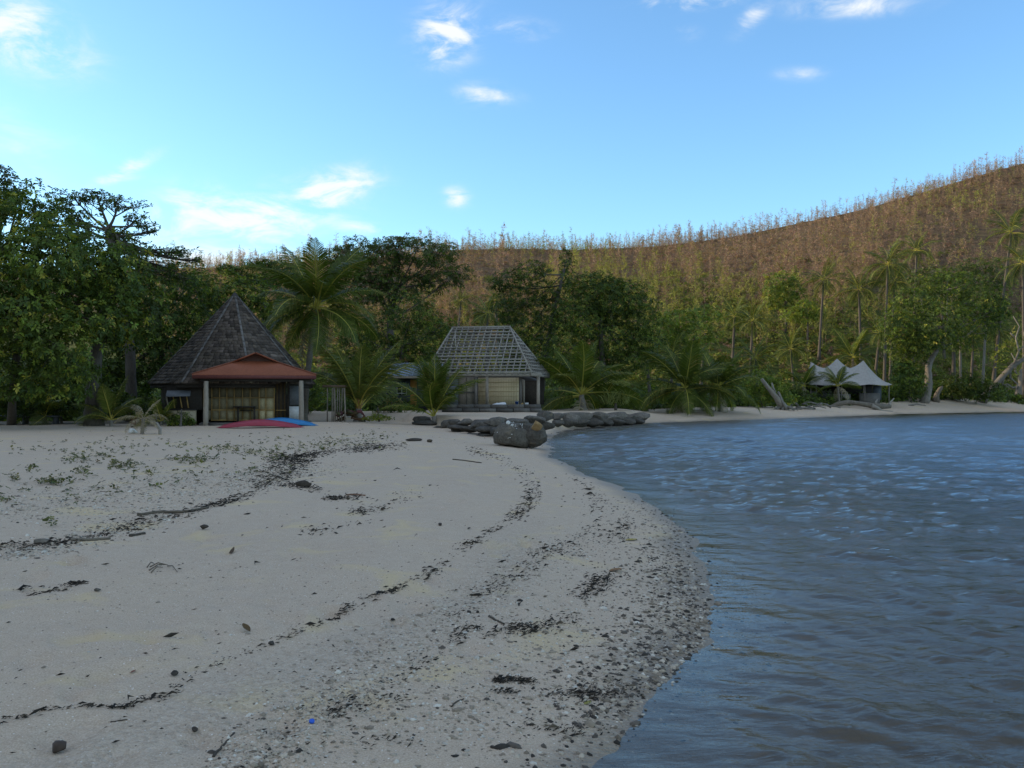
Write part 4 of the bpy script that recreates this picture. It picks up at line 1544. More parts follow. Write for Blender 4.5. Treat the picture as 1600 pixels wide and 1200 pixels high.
DARK, MID, LIGHT, YEL = (.030, .046, .010), (.060, .085, .015), (.112, .140, .022), (.20, .19, .032)
GREYG, BROWNG, PURP = (.070, .075, .038), (.12, .09, .035), (.13, .09, .065)


def lobe_points(c, r, n, shell=.55, rough=.28, seed=0):
    d = unit(rng.normal(size=(n, 3)))
    rad = shell + (1 - shell) * rng.random((n, 1)) ** .8
    w = 1 + rough * lump(d[:, 0] * 2 + d[:, 1], d[:, 2] * 2 - d[:, 1], 2.6, seed)[:, None]
    p = c + d * rad * w * r
    nn = unit(d / r * np.min(r) + np.array([0, 0, .45]) + rng.normal(0, .35, (n, 3)))
    return p, nn


def tree(name, label, cat, base, trunk, lobes, leaf=.24, k=6, dens=1.0, pal=(DARK, MID, LIGHT), probs=(.5, .35, .15), r0=.3, bark=None, group=None,
         depth=.85, rough=.28, shell=.55, wid=.46, show_limbs=4, limb_r=.25, twigs=5, Y=None, spread=(-.25, .75)):
    """trunk: photo points (px, py[, dY]) from the base up; lobes: (px, py, rx, ry[, dY]) seen in the photo, at distance Y"""
    base = np.asarray(base, float)
    Y = Y or base[1]
    root = thing(name, base, label, cat, group)
    tp = [base - (0, 0, .25)] + [P(q[0], q[1], Y + (q[2] if len(q) > 2 else 0)) for q in trunk]
    tp = np.array(tp)
    mb = MB()
    # smooth trunk
    tt = np.linspace(0, len(tp) - 1, 4 * len(tp))
    sm = np.stack([np.interp(tt, np.arange(len(tp)), tp[:, i]) for i in range(3)], 1)
    if len(sm) > 6:
        ker = np.array([.25, .5, .25])
        for _ in range(3):
            sm[1:-1] = .25 * sm[:-2] + .5 * sm[1:-1] + .25 * sm[2:]
    u = np.linspace(0, 1, len(sm))
    rad = r0 * (1 - .6 * u) * (1 + .4 * np.exp(-u * 14))
    mb.tube(sm, rad, 9, wob=.10)
    top = sm[-1]
    fol = Foliage()
    s_ = Y / F
    for li, lb in enumerate(lobes):
        px, py, rx, ry = lb[:4]
        dY = lb[4] if len(lb) > 4 else rng.uniform(-.6, .6) * rx * s_
        c = P(px, py, Y + dY)
        r = np.array([rx * s_, max(rx, ry) * s_ * depth, ry * s_])
        area = 4.2 * (r[0] * r[1] + r[0] * r[2] + r[1] * r[2])
        n = max(6, int(dens * area / (leaf * leaf * 1.5)))
        pts, nn = lobe_points(c, r, n, shell, rough, li * 7 + len(label))
        keepf = (pts[:, 1] < c[1] + .35 * r[1]) | (rng.random(n) < .45)
        V, Fc, T = leaf_quads(pts[keepf], nn[keepf], k, leaf, pal, probs, wid, spread)
        fol.add(V, Fc, T)
        # limb from the trunk to the lobe, twigs out to its leaves
        st = sm[int(len(sm) * rng.uniform(.62, .98))] if len(sm) > 4 else top
        md = (st + c) / 2 + np.array([0, 0, -.12]) * np.linalg.norm(c - st) + rng.normal(0, .04, 3) * np.linalg.norm(c - st)
        q_ = np.linspace(0, 1, 7)[:, None]
        curve = (1 - q_) ** 2 * st + 2 * q_ * (1 - q_) * md + q_ ** 2 * c
        lr = r0 * limb_r * rng.uniform(.7, 1.1)
        mb.tube(curve, np.linspace(lr, lr * .4, 7), 5)
        for _ in range(twigs):
            e_ = pts[rng.integers(len(pts))]
            a_ = curve[rng.integers(3, 7)]
            mdd = (a_ + e_) / 2 + rng.normal(0, .08, 3) * np.linalg.norm(e_ - a_)
            mb.tube(np.array([a_, mdd, e_]), [lr * .35, lr * .25, lr * .12], 4, caps=False)
    part("trunk", mb, bark or M_bark, root, smooth=True)
    part("crown", fol.mesh("crown", M_leaf), M_leaf, root)
    return root


# ---- left side of the beach
AL = (DARK, MID, LIGHT, YEL)
tree("almond_tree", "dense broadleaf tree with yellow green leaf rosettes at the far left", "tree", at_ground(18, 46.5), [(20, 600), (30, 520), (35, 450)],
     [(-60, 430, 110, 120), (40, 345, 72, 50), (95, 365, 62, 50), (-20, 320, 60, 40), (150, 420, 70, 58), (60, 430, 85, 70), (60, 505, 92, 70), (150, 500, 55, 45),
      (20, 570, 90, 48), (110, 585, 58, 36), (-70, 560, 90, 70), (185, 460, 40, 40), (70, 400, 70, 60, -2.5), (20, 480, 80, 60, -2.5), (95, 540, 60, 50, -2), (30, 600, 70, 30, -1)],
     leaf=.21, k=7, dens=.72, pal=AL, probs=(.48, .32, .13, .07), r0=.2, rough=.4, Y=41.5)
tree("shade_tree", "tall dark trunked tree at the top of the beach left of the hut", "tree", at_ground(146, 45.0), [(146, 610), (150, 560), (158, 500), (170, 440)],
     [(180, 455, 58, 45), (215, 500, 45, 40), (165, 395, 55, 35), (130, 470, 45, 40), (205, 430, 45, 35), (235, 470, 35, 30), (150, 430, 50, 40), (195, 520, 42, 24)],
     leaf=.24, k=6, dens=.8, pal=AL, probs=(.45, .35, .15, .05), r0=.42, rough=.4)
tree("umbrella_tree", "open crowned tree with bare limbs showing against the sky", "tree", at_ground(205, 52.0), [(205, 560), (198, 470), (180, 400), (166, 362), (172, 352)],
     [(118, 312, 34, 11), (150, 305, 36, 8), (185, 318, 44, 11), (215, 340, 26, 9), (228, 352, 24, 9), (100, 330, 26, 14), (120, 350, 30, 18), (200, 384, 42, 18), (243, 394, 34, 12),
      (285, 394, 28, 10), (308, 408, 16, 8), (262, 420, 45, 16), (230, 430, 40, 22), (280, 436, 38, 14), (190, 364, 30, 8), (240, 362, 14, 5)],
     leaf=.20, k=6, dens=.40, pal=(DARK, MID, GREYG), probs=(.6, .3, .1), r0=.30, rough=.45, shell=.25, limb_r=.34, twigs=12, Y=51)
tree("backdrop_tree", "dark tree top rising at the left edge of the photo", "tree", at_ground(-20, 55.0), [(-10, 500), (0, 380)],
     [(8, 275, 20, 16), (0, 300, 32, 24), (28, 302, 18, 14), (-40, 320, 50, 50), (40, 322, 22, 16), (65, 330, 22, 18)], leaf=.24, dens=.8, pal=(DARK, MID, GREYG), probs=(.6, .3, .1), r0=.4, Y=54)
tree("forest_tree", "dark leafy tree close behind the left side of the shingled hut", "tree", at_ground(262, 57.0), [(258, 600), (250, 540), (245, 480)],
     [(232, 470, 48, 42), (292, 452, 42, 30), (220, 555, 50, 46), (300, 505, 42, 38), (200, 600, 60, 28), (270, 560, 50, 45), (255, 515, 50, 42), (180, 560, 40, 50), (150, 590, 50, 30)],
     leaf=.24, dens=.8, pal=(DARK, MID, LIGHT), probs=(.68, .26, .06), r0=.32, rough=.35)
tree("leafy_tree", "bright green bushy tree above the peak of the shingled hut", "tree", at_ground(350, 63.0), [(350, 560), (345, 500)],
     [(340, 443, 42, 26), (388, 452, 36, 24), (310, 470, 32, 26), (360, 470, 45, 30), (420, 470, 30, 24), (330, 500, 40, 30), (400, 500, 40, 34), (300, 440, 25, 18)],
     leaf=.24, dens=.75, pal=(DARK, MID, LIGHT, YEL), probs=(.35, .35, .22, .08), r0=.3, rough=.4)
tree("flat_topped_tree", "spreading flat layered tree left of the tall palm against the sky", "tree", at_ground(415, 82.0), [(415, 520), (410, 450), (412, 435)],
     [(368, 424, 26, 9), (352, 418, 14, 6), (415, 414, 40, 10), (455, 424, 34, 13), (402, 434, 36, 9), (440, 440, 40, 14), (378, 440, 18, 7)],
     leaf=.26, dens=.7, pal=(DARK, MID, GREYG), probs=(.6, .3, .1), r0=.34, shell=.25, limb_r=.32)

# ---- the middle
tree("spreading_tree", "large dark round crowned tree on the skyline behind the tall palm", "tree", at_ground(610, 76.0), [(612, 560), (608, 500), (620, 450)],
     [(650, 392, 52, 24), (625, 378, 26, 10), (690, 398, 34, 20), (715, 425, 22, 14), (602, 400, 42, 22), (565, 388, 40, 18), (535, 400, 30, 20), (540, 425, 42, 26), (640, 430, 58, 26),
      (690, 437, 40, 18), (608, 452, 50, 30), (560, 455, 45, 28), (585, 425, 45, 26)],
     leaf=.21, k=6, dens=.74, pal=(DARK, MID, GREYG, PURP), probs=(.5, .25, .13, .12), r0=.42, rough=.4)
tree("forest_tree.001", "dark tree between the two huts, behind the low palms", "tree", at_ground(622, 69.0), [(622, 600), (630, 540)],
     [(640, 488, 45, 34), (600, 520, 42, 36), (662, 528, 40, 30), (560, 520, 40, 36), (640, 565, 50, 34), (590, 570, 50, 34), (680, 575, 34, 26), (548, 575, 34, 36), (690, 510, 26, 22)],
     leaf=.205, dens=.66, pal=(DARK, MID, LIGHT, BROWNG), probs=(.55, .27, .1, .08), r0=.3, rough=.42)
tree("forest_tree.002", "dark tree with a tall column of leaves right above the bare roof frame", "tree", at_ground(846, 76.0), [(848, 590), (858, 520), (872, 460), (882, 420)],
     [(798, 438, 30, 18), (832, 424, 34, 15), (782, 446, 18, 12), (885, 405, 12, 17), (884, 432, 16, 18), (812, 465, 38, 22), (850, 455, 28, 22), (792, 486, 26, 26), (822, 522, 50, 38),
      (860, 485, 36, 34), (845, 560, 46, 36), (800, 555, 30, 30)],
     leaf=.205, dens=.64, pal=(DARK, MID, LIGHT, GREYG), probs=(.5, .3, .1, .1), r0=.26, rough=.42, limb_r=.3, bark=M_bark)
tree("broad_tree", "wide dark green tree to the right of the bare roof frame", "tree", at_ground(945, 73.0), [(945, 600), (940, 550), (938, 500)],
     [(928, 446, 52, 22), (968, 470, 56, 32), (905, 495, 48, 40), (1002, 498, 34, 30), (958, 532, 50, 40), (885, 550, 42, 36), (1012, 530, 28, 26), (985, 560, 40, 30), (925, 575, 48, 28), (940, 470, 60, 40)],
     leaf=.205, dens=.74, pal=(DARK, MID, LIGHT, YEL), probs=(.44, .38, .15, .03), r0=.36, rough=.38)
tree("young_tree", "light green tree on the slope right of the wide dark one", "tree", at_ground(1075, 100.0), [(1075, 570), (1070, 530)],
     [(1060, 500, 34, 18), (1102, 490, 28, 14), (1030, 520, 36, 22), (1090, 520, 36, 22), (1060, 540, 40, 22)],
     leaf=.3, dens=.7, pal=(MID, LIGHT, YEL), probs=(.5, .38, .12), r0=.25, rough=.4)

# ---- right shore
tree("gnarled_tree", "leafy tree with a twisted grey trunk on the far beach, right of the tent", "tree", ray_ground(1443, 629), [(1452, 600), (1449, 572), (1462, 548), (1474, 530), (1480, 505)],
     [(1428, 472, 44, 30), (1480, 452, 54, 28), (1532, 474, 42, 30), (1402, 508, 38, 26), (1462, 508, 58, 32), (1542, 500, 32, 24), (1420, 552, 36, 28), (1500, 528, 40, 18), (1408, 530, 34, 30), (1555, 482, 22, 20), (1445, 530, 40, 24)],
     leaf=.235, dens=.7, pal=(DARK, MID, LIGHT, YEL), probs=(.56, .32, .10, .02), r0=.45, rough=.4, bark=M_pale_bark, limb_r=.3)
tree("grey_tree", "dull grey green tree behind the crown of the twisted trunk tree", "tree", at_ground(1490, 128.0), [(1490, 520), (1488, 470)],
     [(1450, 432, 40, 18), (1500, 425, 36, 18), (1535, 420, 34, 18), (1480, 445, 44, 18), (1560, 440, 26, 20)],
     leaf=.34, dens=.5, pal=(DARK, GREYG, MID), probs=(.4, .4, .2), r0=.3, rough=.4, shell=.3)
tree("hillside_tree", "small bright green tree alone on the lower hillside above the tent", "tree", at_ground(1228, 140.0), [(1228, 470)],
     [(1220, 440, 26, 18), (1208, 462, 18, 20), (1238, 452, 22, 18), (1225, 470, 24, 14)], leaf=.34, dens=.8, pal=(MID, LIGHT, YEL), probs=(.55, .38, .07), r0=.25, rough=.35)
tree("hillside_tree.001", "low bright green bushy tree just right of the lone hillside tree", "tree", at_ground(1262, 133.0), [(1262, 495)],
     [(1260, 480, 20, 14), (1240, 490, 20, 12), (1276, 490, 16, 12), (1255, 497, 26, 10)], leaf=.34, dens=.8, pal=(MID, LIGHT, YEL), probs=(.5, .42, .08), r0=.2, rough=.35)

# leaning bare-limbed tree at the right edge
lb = ray_ground(1533, 629)
lt = thing("leaning_tree", lb, "grey leaning tree at the right end of the far beach", "tree")
mb = MB()
Yl = lb[1]
mb.tube([lb - (0, 0, .2)] + [P(x, y, Yl) for x, y in ((1540, 618), (1553, 603), (1570, 585), (1584, 570), (1597, 563), (1615, 556))], [.55, .42, .36, .33, .30, .25, .17], 10, wob=.12, tint=(.8, .8, .8))
for pts in (((1584, 570), (1592, 548), (1587, 528), (1593, 510), (1583, 494)), ((1597, 563), (1604, 545), (1600, 520), (1608, 500)), ((1570, 585), (1566, 600), (1578, 606), (1572, 612)),
            ((1580, 573), (1578, 590), (1590, 600), (1586, 612)), ((1592, 548), (1600, 540)), ((1587, 528), (1578, 520)), ((1597, 563), (1610, 570), (1606, 585))):
    mb.tube([P(x, y, Yl + rng.uniform(-.2, .2)) for x, y in pts], np.linspace(.13, .05, len(pts)), 6)
part("trunk", mb, M_pale_bark, lt, smooth=True)
fo = Foliage()
for px, py, n in ((1570, 545, 26), (1560, 560, 26), (1585, 585, 12), (1600, 560, 16), (1566, 572, 10), (1592, 530, 12)):
    pts = P(px, py, Yl) + rng.normal(0, 1, (n, 3)) * np.array([.5, .5, .5])
    fo.add(*leaf_quads(pts, unit(rng.normal(0, .5, (n, 3)) + (0, 0, 1)), 5, .28, (MID, LIGHT, YEL), (.3, .4, .3)))
part("leaves", fo.mesh("leaves", M_leaf), M_leaf, lt)
sb_ = ray_ground(1590, 627)
st_ = thing("dead_tree", sb_, "squat grey dead trunk with crooked branches at the right edge", "tree")
mb = MB()
mb.tube([sb_ - (0, 0, .2)] + [P(x, y, sb_[1]) for x, y in ((1592, 615), (1596, 600), (1594, 585), (1600, 572))], [.6, .45, .35, .28, .18], 9, wob=.15)
for pts in (((1594, 590), (1586, 580), (1588, 566), (1580, 552)), ((1596, 600), (1606, 588), (1604, 570)), ((1592, 604), (1582, 606), (1574, 600), (1566, 602))):
    mb.tube([P(x, y, sb_[1]) for x, y in pts], np.linspace(.16, .05, len(pts)), 6)
part("trunk", mb, M_pale_bark, st_, smooth=True)


def shrub(name, label, base, lobes, Y=None, **kw):
    base = np.asarray(base, float)
    Y = Y or base[1]
    kw = dict(dict(leaf=.2, k=6, dens=.85, pal=(MID, LIGHT, YEL), probs=(.55, .38, .07), r0=.07, rough=.35, twigs=3), **kw)
    return tree(name, label, "shrub", base, [(lobes[0][0], (lobes[0][1] + HY + 8) / 2)], lobes, Y=Y, **kw)


shrub("beach_shrub", "round fresh green shrub on the far beach around the slanting dead trunk", ray_ground(1192, 637), [(1186, 594, 26, 18), (1214, 606, 22, 18), (1182, 620, 26, 16), (1225, 622, 18, 14), (1168, 606, 14, 14), (1200, 615, 24, 18)], leaf=.26)
shrub("dark_shrub", "dark green bush standing left of the twisted trunk on the far beach", ray_ground(1425, 629), [(1420, 590, 26, 20), (1427, 610, 20, 16), (1404, 604, 16, 20), (1412, 575, 22, 16)], leaf=.28, pal=(DARK, MID, LIGHT), probs=(.5, .4, .1))
shrub("hedge_shrub", "very dark low bush right of the twisted trunk, under the palm trunks", ray_ground(1500, 628), [(1485, 612, 26, 14), (1520, 608, 30, 18), (1548, 612, 26, 14), (1500, 598, 30, 14)], leaf=.3, pal=(DARK, MID), probs=(.8, .2))
shrub("hut_shrub", "low dark green bush against the cream panel of the shingled hut", ray_ground(282, 667), [(284, 655, 18, 11), (268, 658, 12, 9), (296, 660, 12, 7)], leaf=.12, pal=(DARK, MID, LIGHT), probs=(.4, .4, .2), Y=44.6)
shrub("sand_creeper", "small green leafy mound on the sand between the huts", ray_ground(593, 655.5), [(590, 651, 13, 5), (604, 653, 10, 3), (578, 653.5, 10, 3)], leaf=.09, pal=(MID, LIGHT, YEL), probs=(.3, .5, .2), Y=48.5)
shrub("low_shrub", "dim leafy shrub in front of the metal roofed shed", at_ground(610, 55.0), [(612, 632, 18, 12), (598, 640, 14, 8), (626, 636, 14, 10)], leaf=.16, pal=(DARK, MID, BROWNG), probs=(.5, .3, .2))
shrub("low_shrub.001", "dark bush beside the gate of poles, left of it", at_ground(480, 56.0), [(484, 625, 12, 14), (490, 610, 12, 12), (478, 640, 10, 8)], leaf=.18, pal=(DARK, MID, LIGHT), probs=(.6, .3, .1))
shrub("shade_shrub", "very dark bush under the crown at the far left of the beach", at_ground(20, 46.0), [(0, 632, 40, 18), (40, 636, 36, 16), (-40, 630, 30, 18), (20, 620, 40, 16)], leaf=.2, pal=(DARK, MID), probs=(.75, .25))
shrub("shade_shrub.001", "dark green bush between the far left crown and the dark trunk", at_ground(98, 48.0), [(90, 628, 34, 20), (118, 615, 22, 24), (105, 640, 30, 12), (70, 640, 26, 12)], leaf=.2, pal=(DARK, MID, LIGHT), probs=(.6, .3, .1))
shrub("shade_shrub.002", "dark bush behind the little palm, right of the dark trunk", at_ground(205, 50.0), [(200, 630, 30, 20), (225, 640, 24, 14), (180, 625, 20, 20)], leaf=.2, pal=(DARK, MID), probs=(.75, .25))
# strap-leaved plant right of the frame hut
pb = at_ground(962, 62.0)
pr = thing("pandanus", pb, "spiky yellow green strap leaved plant behind the end of the sea wall", "plant")
V_, F_, T_ = [], [], []
for k in range(150):
    c = P(rng.uniform(945, 982), rng.uniform(620, 634), 62.0 + rng.uniform(-.8, .8))
    a = rng.uniform(0, 2 * np.pi)
    L = rng.uniform(.6, 1.15)
    d = np.array([math.cos(a) * .55, math.sin(a) * .4, 1.0])
    d /= np.linalg.norm(d)
    sd = unit(np.cross(d, (math.sin(a), -math.cos(a), .2)))
    m_ = c + d * L * .6
    t_ = c + d * L * .85 + np.array([math.cos(a) * .25, math.sin(a) * .2, -.02])
    V_ += [c - sd * .02, c + sd * .02, m_ + sd * .03, m_ - sd * .03, t_]
    b0 = k * 5
    F_ += [[b0, b0 + 1, b0 + 2], [b0, b0 + 2, b0 + 3], [b0 + 3, b0 + 2, b0 + 4]]
    g = rng.uniform(.6, 1.3)
    T_ += [(.16 * g, .18 * g, .055 * g)] * 5
me = mesh_np("leaves", np.array(V_), [np.array(F_)], [M_frond], np.array(T_))
part("leaves", me, M_frond, pr)
part("stem", MB().tube([pb - (0, 0, .1), pb + (0, 0, .5)], [.12, .08], 7), M_bark, pr)

# ------------------------------------------------------------------ palms
G_FR, G_YL, G_OLD, G_DEAD = (.056, .076, .012), (.34, .31, .065), (.14, .12, .035), (.24, .20, .14)


def frond_mesh(name, n=46, bend=1.0, leafL=.30, wid=.030, tint=G_FR, rach=G_YL, seed=0, hang=.45, ragged=.0, stem=.16):
    """unit frond: length 1 along +X, curving down by 'bend' radians along its length"""
    r = np.random.default_rng(seed)
    m = 12
    t = np.linspace(0, 1, m)
    ang = -bend * t ** 1.4
    step = np.stack([np.cos(ang), np.zeros(m), np.sin(ang)], 1) / (m - 1)
    pts = np.concatenate([[np.zeros(3)], np.cumsum(step[:-1], 0)])
    pts[:, 1] = .03 * np.sin(t * 2.5 + seed) * t
    mb = MB()
    mb.tube(pts, np.linspace(.014, .0025, m), 4, tint=rach, caps=False)
    V, Fc, T = [], [], []
    for k in range(n):
        tk = stem + (1 - stem) * (k + .5) / n
        p = np.array([np.interp(tk, t, pts[:, i]) for i in range(3)])
        a = np.interp(tk, t, ang)
        T_ = np.array([math.cos(a), 0, math.sin(a)])
        N_ = np.array([-math.sin(a), 0, math.cos(a)])
        u = (tk - stem) / (1 - stem)
        L = leafL * (.45 + .75 * math.sin(math.pi * min(1, u * .85 + .12))) * (1 - .55 * u ** 3)
        for sgn in (-1, 1):
            if r.random() < ragged:
                continue
            l = L * r.uniform(.82, 1.1)
            sw = .55 + .5 * u
            d1 = unit(np.array([0, sgn, 0]) * 1.0 + T_ * sw + N_ * r.uniform(.05, .35))
            d2 = unit(np.array([0, sgn, 0]) * .55 + T_ * sw * .8 - np.array([0, 0, 1]) * hang * r.uniform(.7, 1.5) * 2)
            md = p + d1 * l * .5
            tp = md + d2 * l * .55
            w = T_ * wid * (1 - .4 * u) * .5
            b0 = len(V)
            V += [p - w * .6, p + w * .6, md + w, md - w, tp]
            Fc += [[b0, b0 + 1, b0 + 2], [b0, b0 + 2, b0 + 3], [b0 + 3, b0 + 2, b0 + 4]]
            g = r.uniform(.7, 1.3)
            c = np.array(tint) * g
            if r.random() < .06:
                c = np.array(G_OLD) * g
            T += [c] * 5
    V = np.array(V)
    mb.add(V, [np.array(Fc)], np.array(T))
    return mb.mesh(name, M_frond)


FR = {}
for i, bd in enumerate((.45, .85, 1.25, 1.7)):
    FR["n", i] = [frond_mesh("frond", 66, bd, wid=.019, seed=i * 3 + j) for j in range(2)]
    FR["y", i] = [frond_mesh("frond", 60, bd, wid=.019, tint=(.085, .10, .02), rach=(.40, .34, .08), seed=20 + i * 3 + j) for j in range(2)]
    FR["f", i] = [frond_mesh("frond", 30, bd, .30, .024, tint=(.060, .080, .018), seed=40 + i)]
    FR["d", i] = [frond_mesh("frond", 30, bd, .24, .03, tint=(.20, .17, .12), rach=(.26, .21, .14), seed=60 + i, hang=.9, ragged=.3)]


def palm(label, base, crown, L, n, r=.16, kind="n", name="coconut_palm", group=None, e_lo=-.75, e_hi=1.35, az_bias=None, rsc=1.0, cat="palm tree", nuts=0, bias=1.0, stem_mat=None, bend=None, mid=None, orange=False):
    base, crown = np.asarray(base, float), np.asarray(crown, float)
    root = thing(name, base, label, cat, group)
    if mid is None:
        mid = (base + crown) / 2 + np.array([(base - crown)[0] * .12, 0, -.02 * (crown - base)[2]])
    q_ = np.linspace(0, 1, 14)[:, None]
    cv = (1 - q_) ** 2 * (base - (0, 0, .15)) + 2 * q_ * (1 - q_) * mid + q_ ** 2 * crown
    rr = r * (1 - .3 * q_[:, 0]) * (1 + .6 * np.exp(-q_[:, 0] * 14)) * (1 + .05 * np.cos(np.arange(14) * np.pi))
    part("trunk", MB().tube(cv, rr, 9, wob=.05), stem_mat or M_palm_bark, root, smooth=True)
    ga = 2.39996
    for k in range(n):
        u = (k + .5) / n
        e = e_hi + (e_lo - e_hi) * u ** bias + rng.normal(0, .08)
        az = k * ga + rng.normal(0, .18)
        if az_bias is not None:
            az = az_bias[k % len(az_bias)] + rng.normal(0, .1)
        bi = 0 if e > 1.0 else (1 if e > .45 else (2 if e > -.2 else 1))
        if bend is not None:
            bi = bend
        kd = kind if rng.random() > .18 or kind in "fd" else "y"
        if kind in "ny" and e_lo < 0 and k >= n - 2:
            kd, e = "d", e_lo - .35
        me = FR[kd, bi][rng.integers(len(FR[kd, bi]))]
        o = link("frond", me, root, loc=crown - base + np.array([0, 0, rng.uniform(-.02, .03) * L]))
        o.rotation_euler = (rng.normal(0, .3), -e, az)
        s_ = L * rng.uniform(.85, 1.1) * (1.0 if e > -.3 else .85)
        o.scale = (s_, s_, s_)
    if nuts:
        for k in range(nuts):
            a = k * ga
            c = crown - base + np.array([math.cos(a) * .22, math.sin(a) * .22, -.12 - .12 * (k % 3)])
            link("coconut", NUT, root, loc=c)
    if orange:
        mb = MB()
        for k in range(7):
            a = k * ga
            mb.tube([base + (math.cos(a) * .12, math.sin(a) * .12, .1), crown + (math.cos(a) * .12, math.sin(a) * .12, .1), crown + (math.cos(a) * .3, math.sin(a) * .3, 1.0)], [.07, .055, .03], 6)
        part("leaf_base", mb, M_stalk, root, smooth=True)
    return root


NUT = MB().lathe([(.01, -.13), (.08, -.1), (.11, 0), (.08, .1), (.01, .13)], (0, 0, 0), 10, (1, .9, .6)).mesh("coconut", M_bamboo, True)
M_stalk = rough_mat("orange_stalk", (.22, .12, .03), (.32, .19, .05), 3, .7, .2)
palm("tall coconut palm with a broad crown leaning over the shingled hut's right side", at_ground(474, 53.5), P(494, 482, 53.0), 4.7, 26, .21, e_lo=-.75, e_hi=1.22, nuts=9, mid=P(478, 590, 53.3))
palm("young palm with orange stalks standing in front of the metal roofed shed", at_ground(558, 52.0), at_ground(558, 52.0) + (.1, 0, .75), 4.4, 12, .26, kind="y", name="young_palm", e_lo=.6, e_hi=1.45, orange=True)
palm("small palm with long upright fronds among the rocks on the sand", ray_ground(678, 664), ray_ground(678, 664) + (0, 0, .45), 3.1, 13, .15, name="young_palm", e_lo=.45, e_hi=1.5, bias=1.6)
palm("young palm with arching fronds to the right of the bare roof frame", at_ground(912, 62.5), P(908, 617, 62.5), 4.5, 17, .26, name="young_palm", e_lo=-.35, e_hi=1.4)
palm("full low palm whose fronds sweep the far beach, left one of two", at_ground(1076, 70.0), P(1070, 609, 69.5), 4.4, 24, .22, name="young_palm", e_lo=-.8, e_hi=1.4)
palm("full low palm on the far beach with a raised right frond, right one of two", at_ground(1126, 72.5), P(1122, 608, 72.0), 3.9, 19, .2, name="young_palm", e_lo=-.6, e_hi=1.35)
palm("little palm sprouting at the top of the beach near the dark trunk", at_ground(174, 44.3), at_ground(174, 44.3) + (0, 0, .3), 2.2, 10, .11, kind="y", name="young_palm", e_lo=.1, e_hi=1.45, orange=False)
palm("withered grey little palm bent over on the sand left of the hut", ray_ground(222, 678), ray_ground(222, 678) + (.05, 0, .6), 1.15, 11, .08, kind="d", name="dead_palm", e_lo=-.7, e_hi=1.0)
palm("small palm close to the left pole of the tent across the bay", at_ground(1256, 93.0), P(1255, 604, 92.0), 2.7, 12, .14, name="young_palm", e_lo=-.3, e_hi=1.35)
palm("dark small palm standing in front of the middle of the tent", at_ground(1311, 91.5), P(1309, 604, 90.5), 2.5, 12, .14, name="young_palm", e_lo=-.1, e_hi=1.35)
palm("small yellowish palm left of the cream panel by the hut", at_ground(252, 45.4), at_ground(252, 45.4) + (0, 0, .2), 1.6, 8, .09, kind="y", name="young_palm", e_lo=.2, e_hi=1.3)
palm("dark broad palm behind the tent under the hillside", at_ground(1335, 112.0), P(1332, 560, 111.0), 4.0, 16, .2, name="coconut_palm", e_lo=-.5, e_hi=1.35)
palm("low palm at the far left of the beach top in deep shade", at_ground(70, 47.0), at_ground(70, 47.0) + (0, 0, .4), 2.6, 11, .14, name="young_palm", e_lo=.0, e_hi=1.3)

# palms up the valley: crown pixel, base pixel, distance, frond length, label
FARP = [(720, 470, 506, 150, 2.0, "small far palm directly above the left end of the bare roof ridge"),
        (762, 490, 540, 105, 2.6, "dim far palm above the middle of the bare roof ridge"),
        (1102, 520, 566, 112, 2.7, "far palm right of the wide dark tree, thin trunk"),
        (1148, 494, 552, 122, 2.8, "far palm in the sunlit valley, left of a close pair"),
        (1176, 502, 562, 118, 2.9, "far palm in the sunlit valley, right of a close pair"),
        (1287, 438, 545, 128, 3.2, "tall thin palm on the slope above the tent's left peak"),
        (1342, 452, 562, 122, 3.5, "tall palm on the slope above the tent's right peak"),
        (1387, 414, 600, 118, 3.9, "very tall full crowned palm left of the twisted trunk tree"),
        (1398, 440, 596, 121, 3.3, "lower palm close behind the very tall full crowned one"),
        (1432, 392, 520, 132, 3.2, "tall palm behind the twisted trunk tree's left half"),
        (1580, 364, 600, 118, 4.0, "tall leaning palm at the right edge, left of two"),
        (1598, 410, 622, 112, 3.8, "straight palm at the right edge, right of two"),
        (1235, 545, 600, 108, 2.7, "short palm between the green shrub and the tent's left peak"),
        (1180, 560, 608, 96, 2.9, "short dark palm behind the green beach shrub"),
        (1050, 556, 600, 96, 3.0, "short dark palm behind the left of the two full low palms"),
        (1500, 520, 598, 126, 3.2, "palm with a white banded trunk under the twisted tree's crown"),
        (1521, 530, 604, 122, 3.0, "thin palm right of the white banded trunk"),
        (1541, 500, 604, 119, 3.4, "straight reddish palm trunk below the right part of the twisted tree's crown"),
        (1558, 520, 604, 124, 3.0, "thin grey palm left of the leaning tree"),
        (1375, 520, 598, 122, 3.0, "thin palm left of the twisted tree, in its crown's edge"),
        (1470, 470, 590, 140, 3.2, "far palm half hidden behind the middle of the twisted tree's crown"),
        (1010, 560, 615, 84, 2.6, "small dark palm behind the end of the sea wall"),
        (775, 470, 530, 120, 2.6, "far palm above the right half of the bare roof ridge")]
for cxp, cyp, byp, Yp, L, lab in FARP:
    lean = 26 if cxp == 1580 else 0
    bs = at_ground(cxp - lean + rng.uniform(-9, 9), Yp + (2 if lean else 0))
    palm(lab, bs, P(cxp, cyp, Yp), L * 1.05, 16, .2 if Yp > 110 else .16, kind="f", e_lo=-.75, e_hi=1.3, group=None, stem_mat=M_pale_bark if cxp in (1500, 1541) else M_bark)

# ------------------------------------------------------------------ hillside saplings
SAP_DRY = [(.31, .185, .145), (.27, .155, .125), (.34, .225, .165), (.26, .175, .10), (.30, .25, .10)]
SAP_GRN = [(.27, .26, .06), (.22, .24, .055), (.31, .275, .085)]


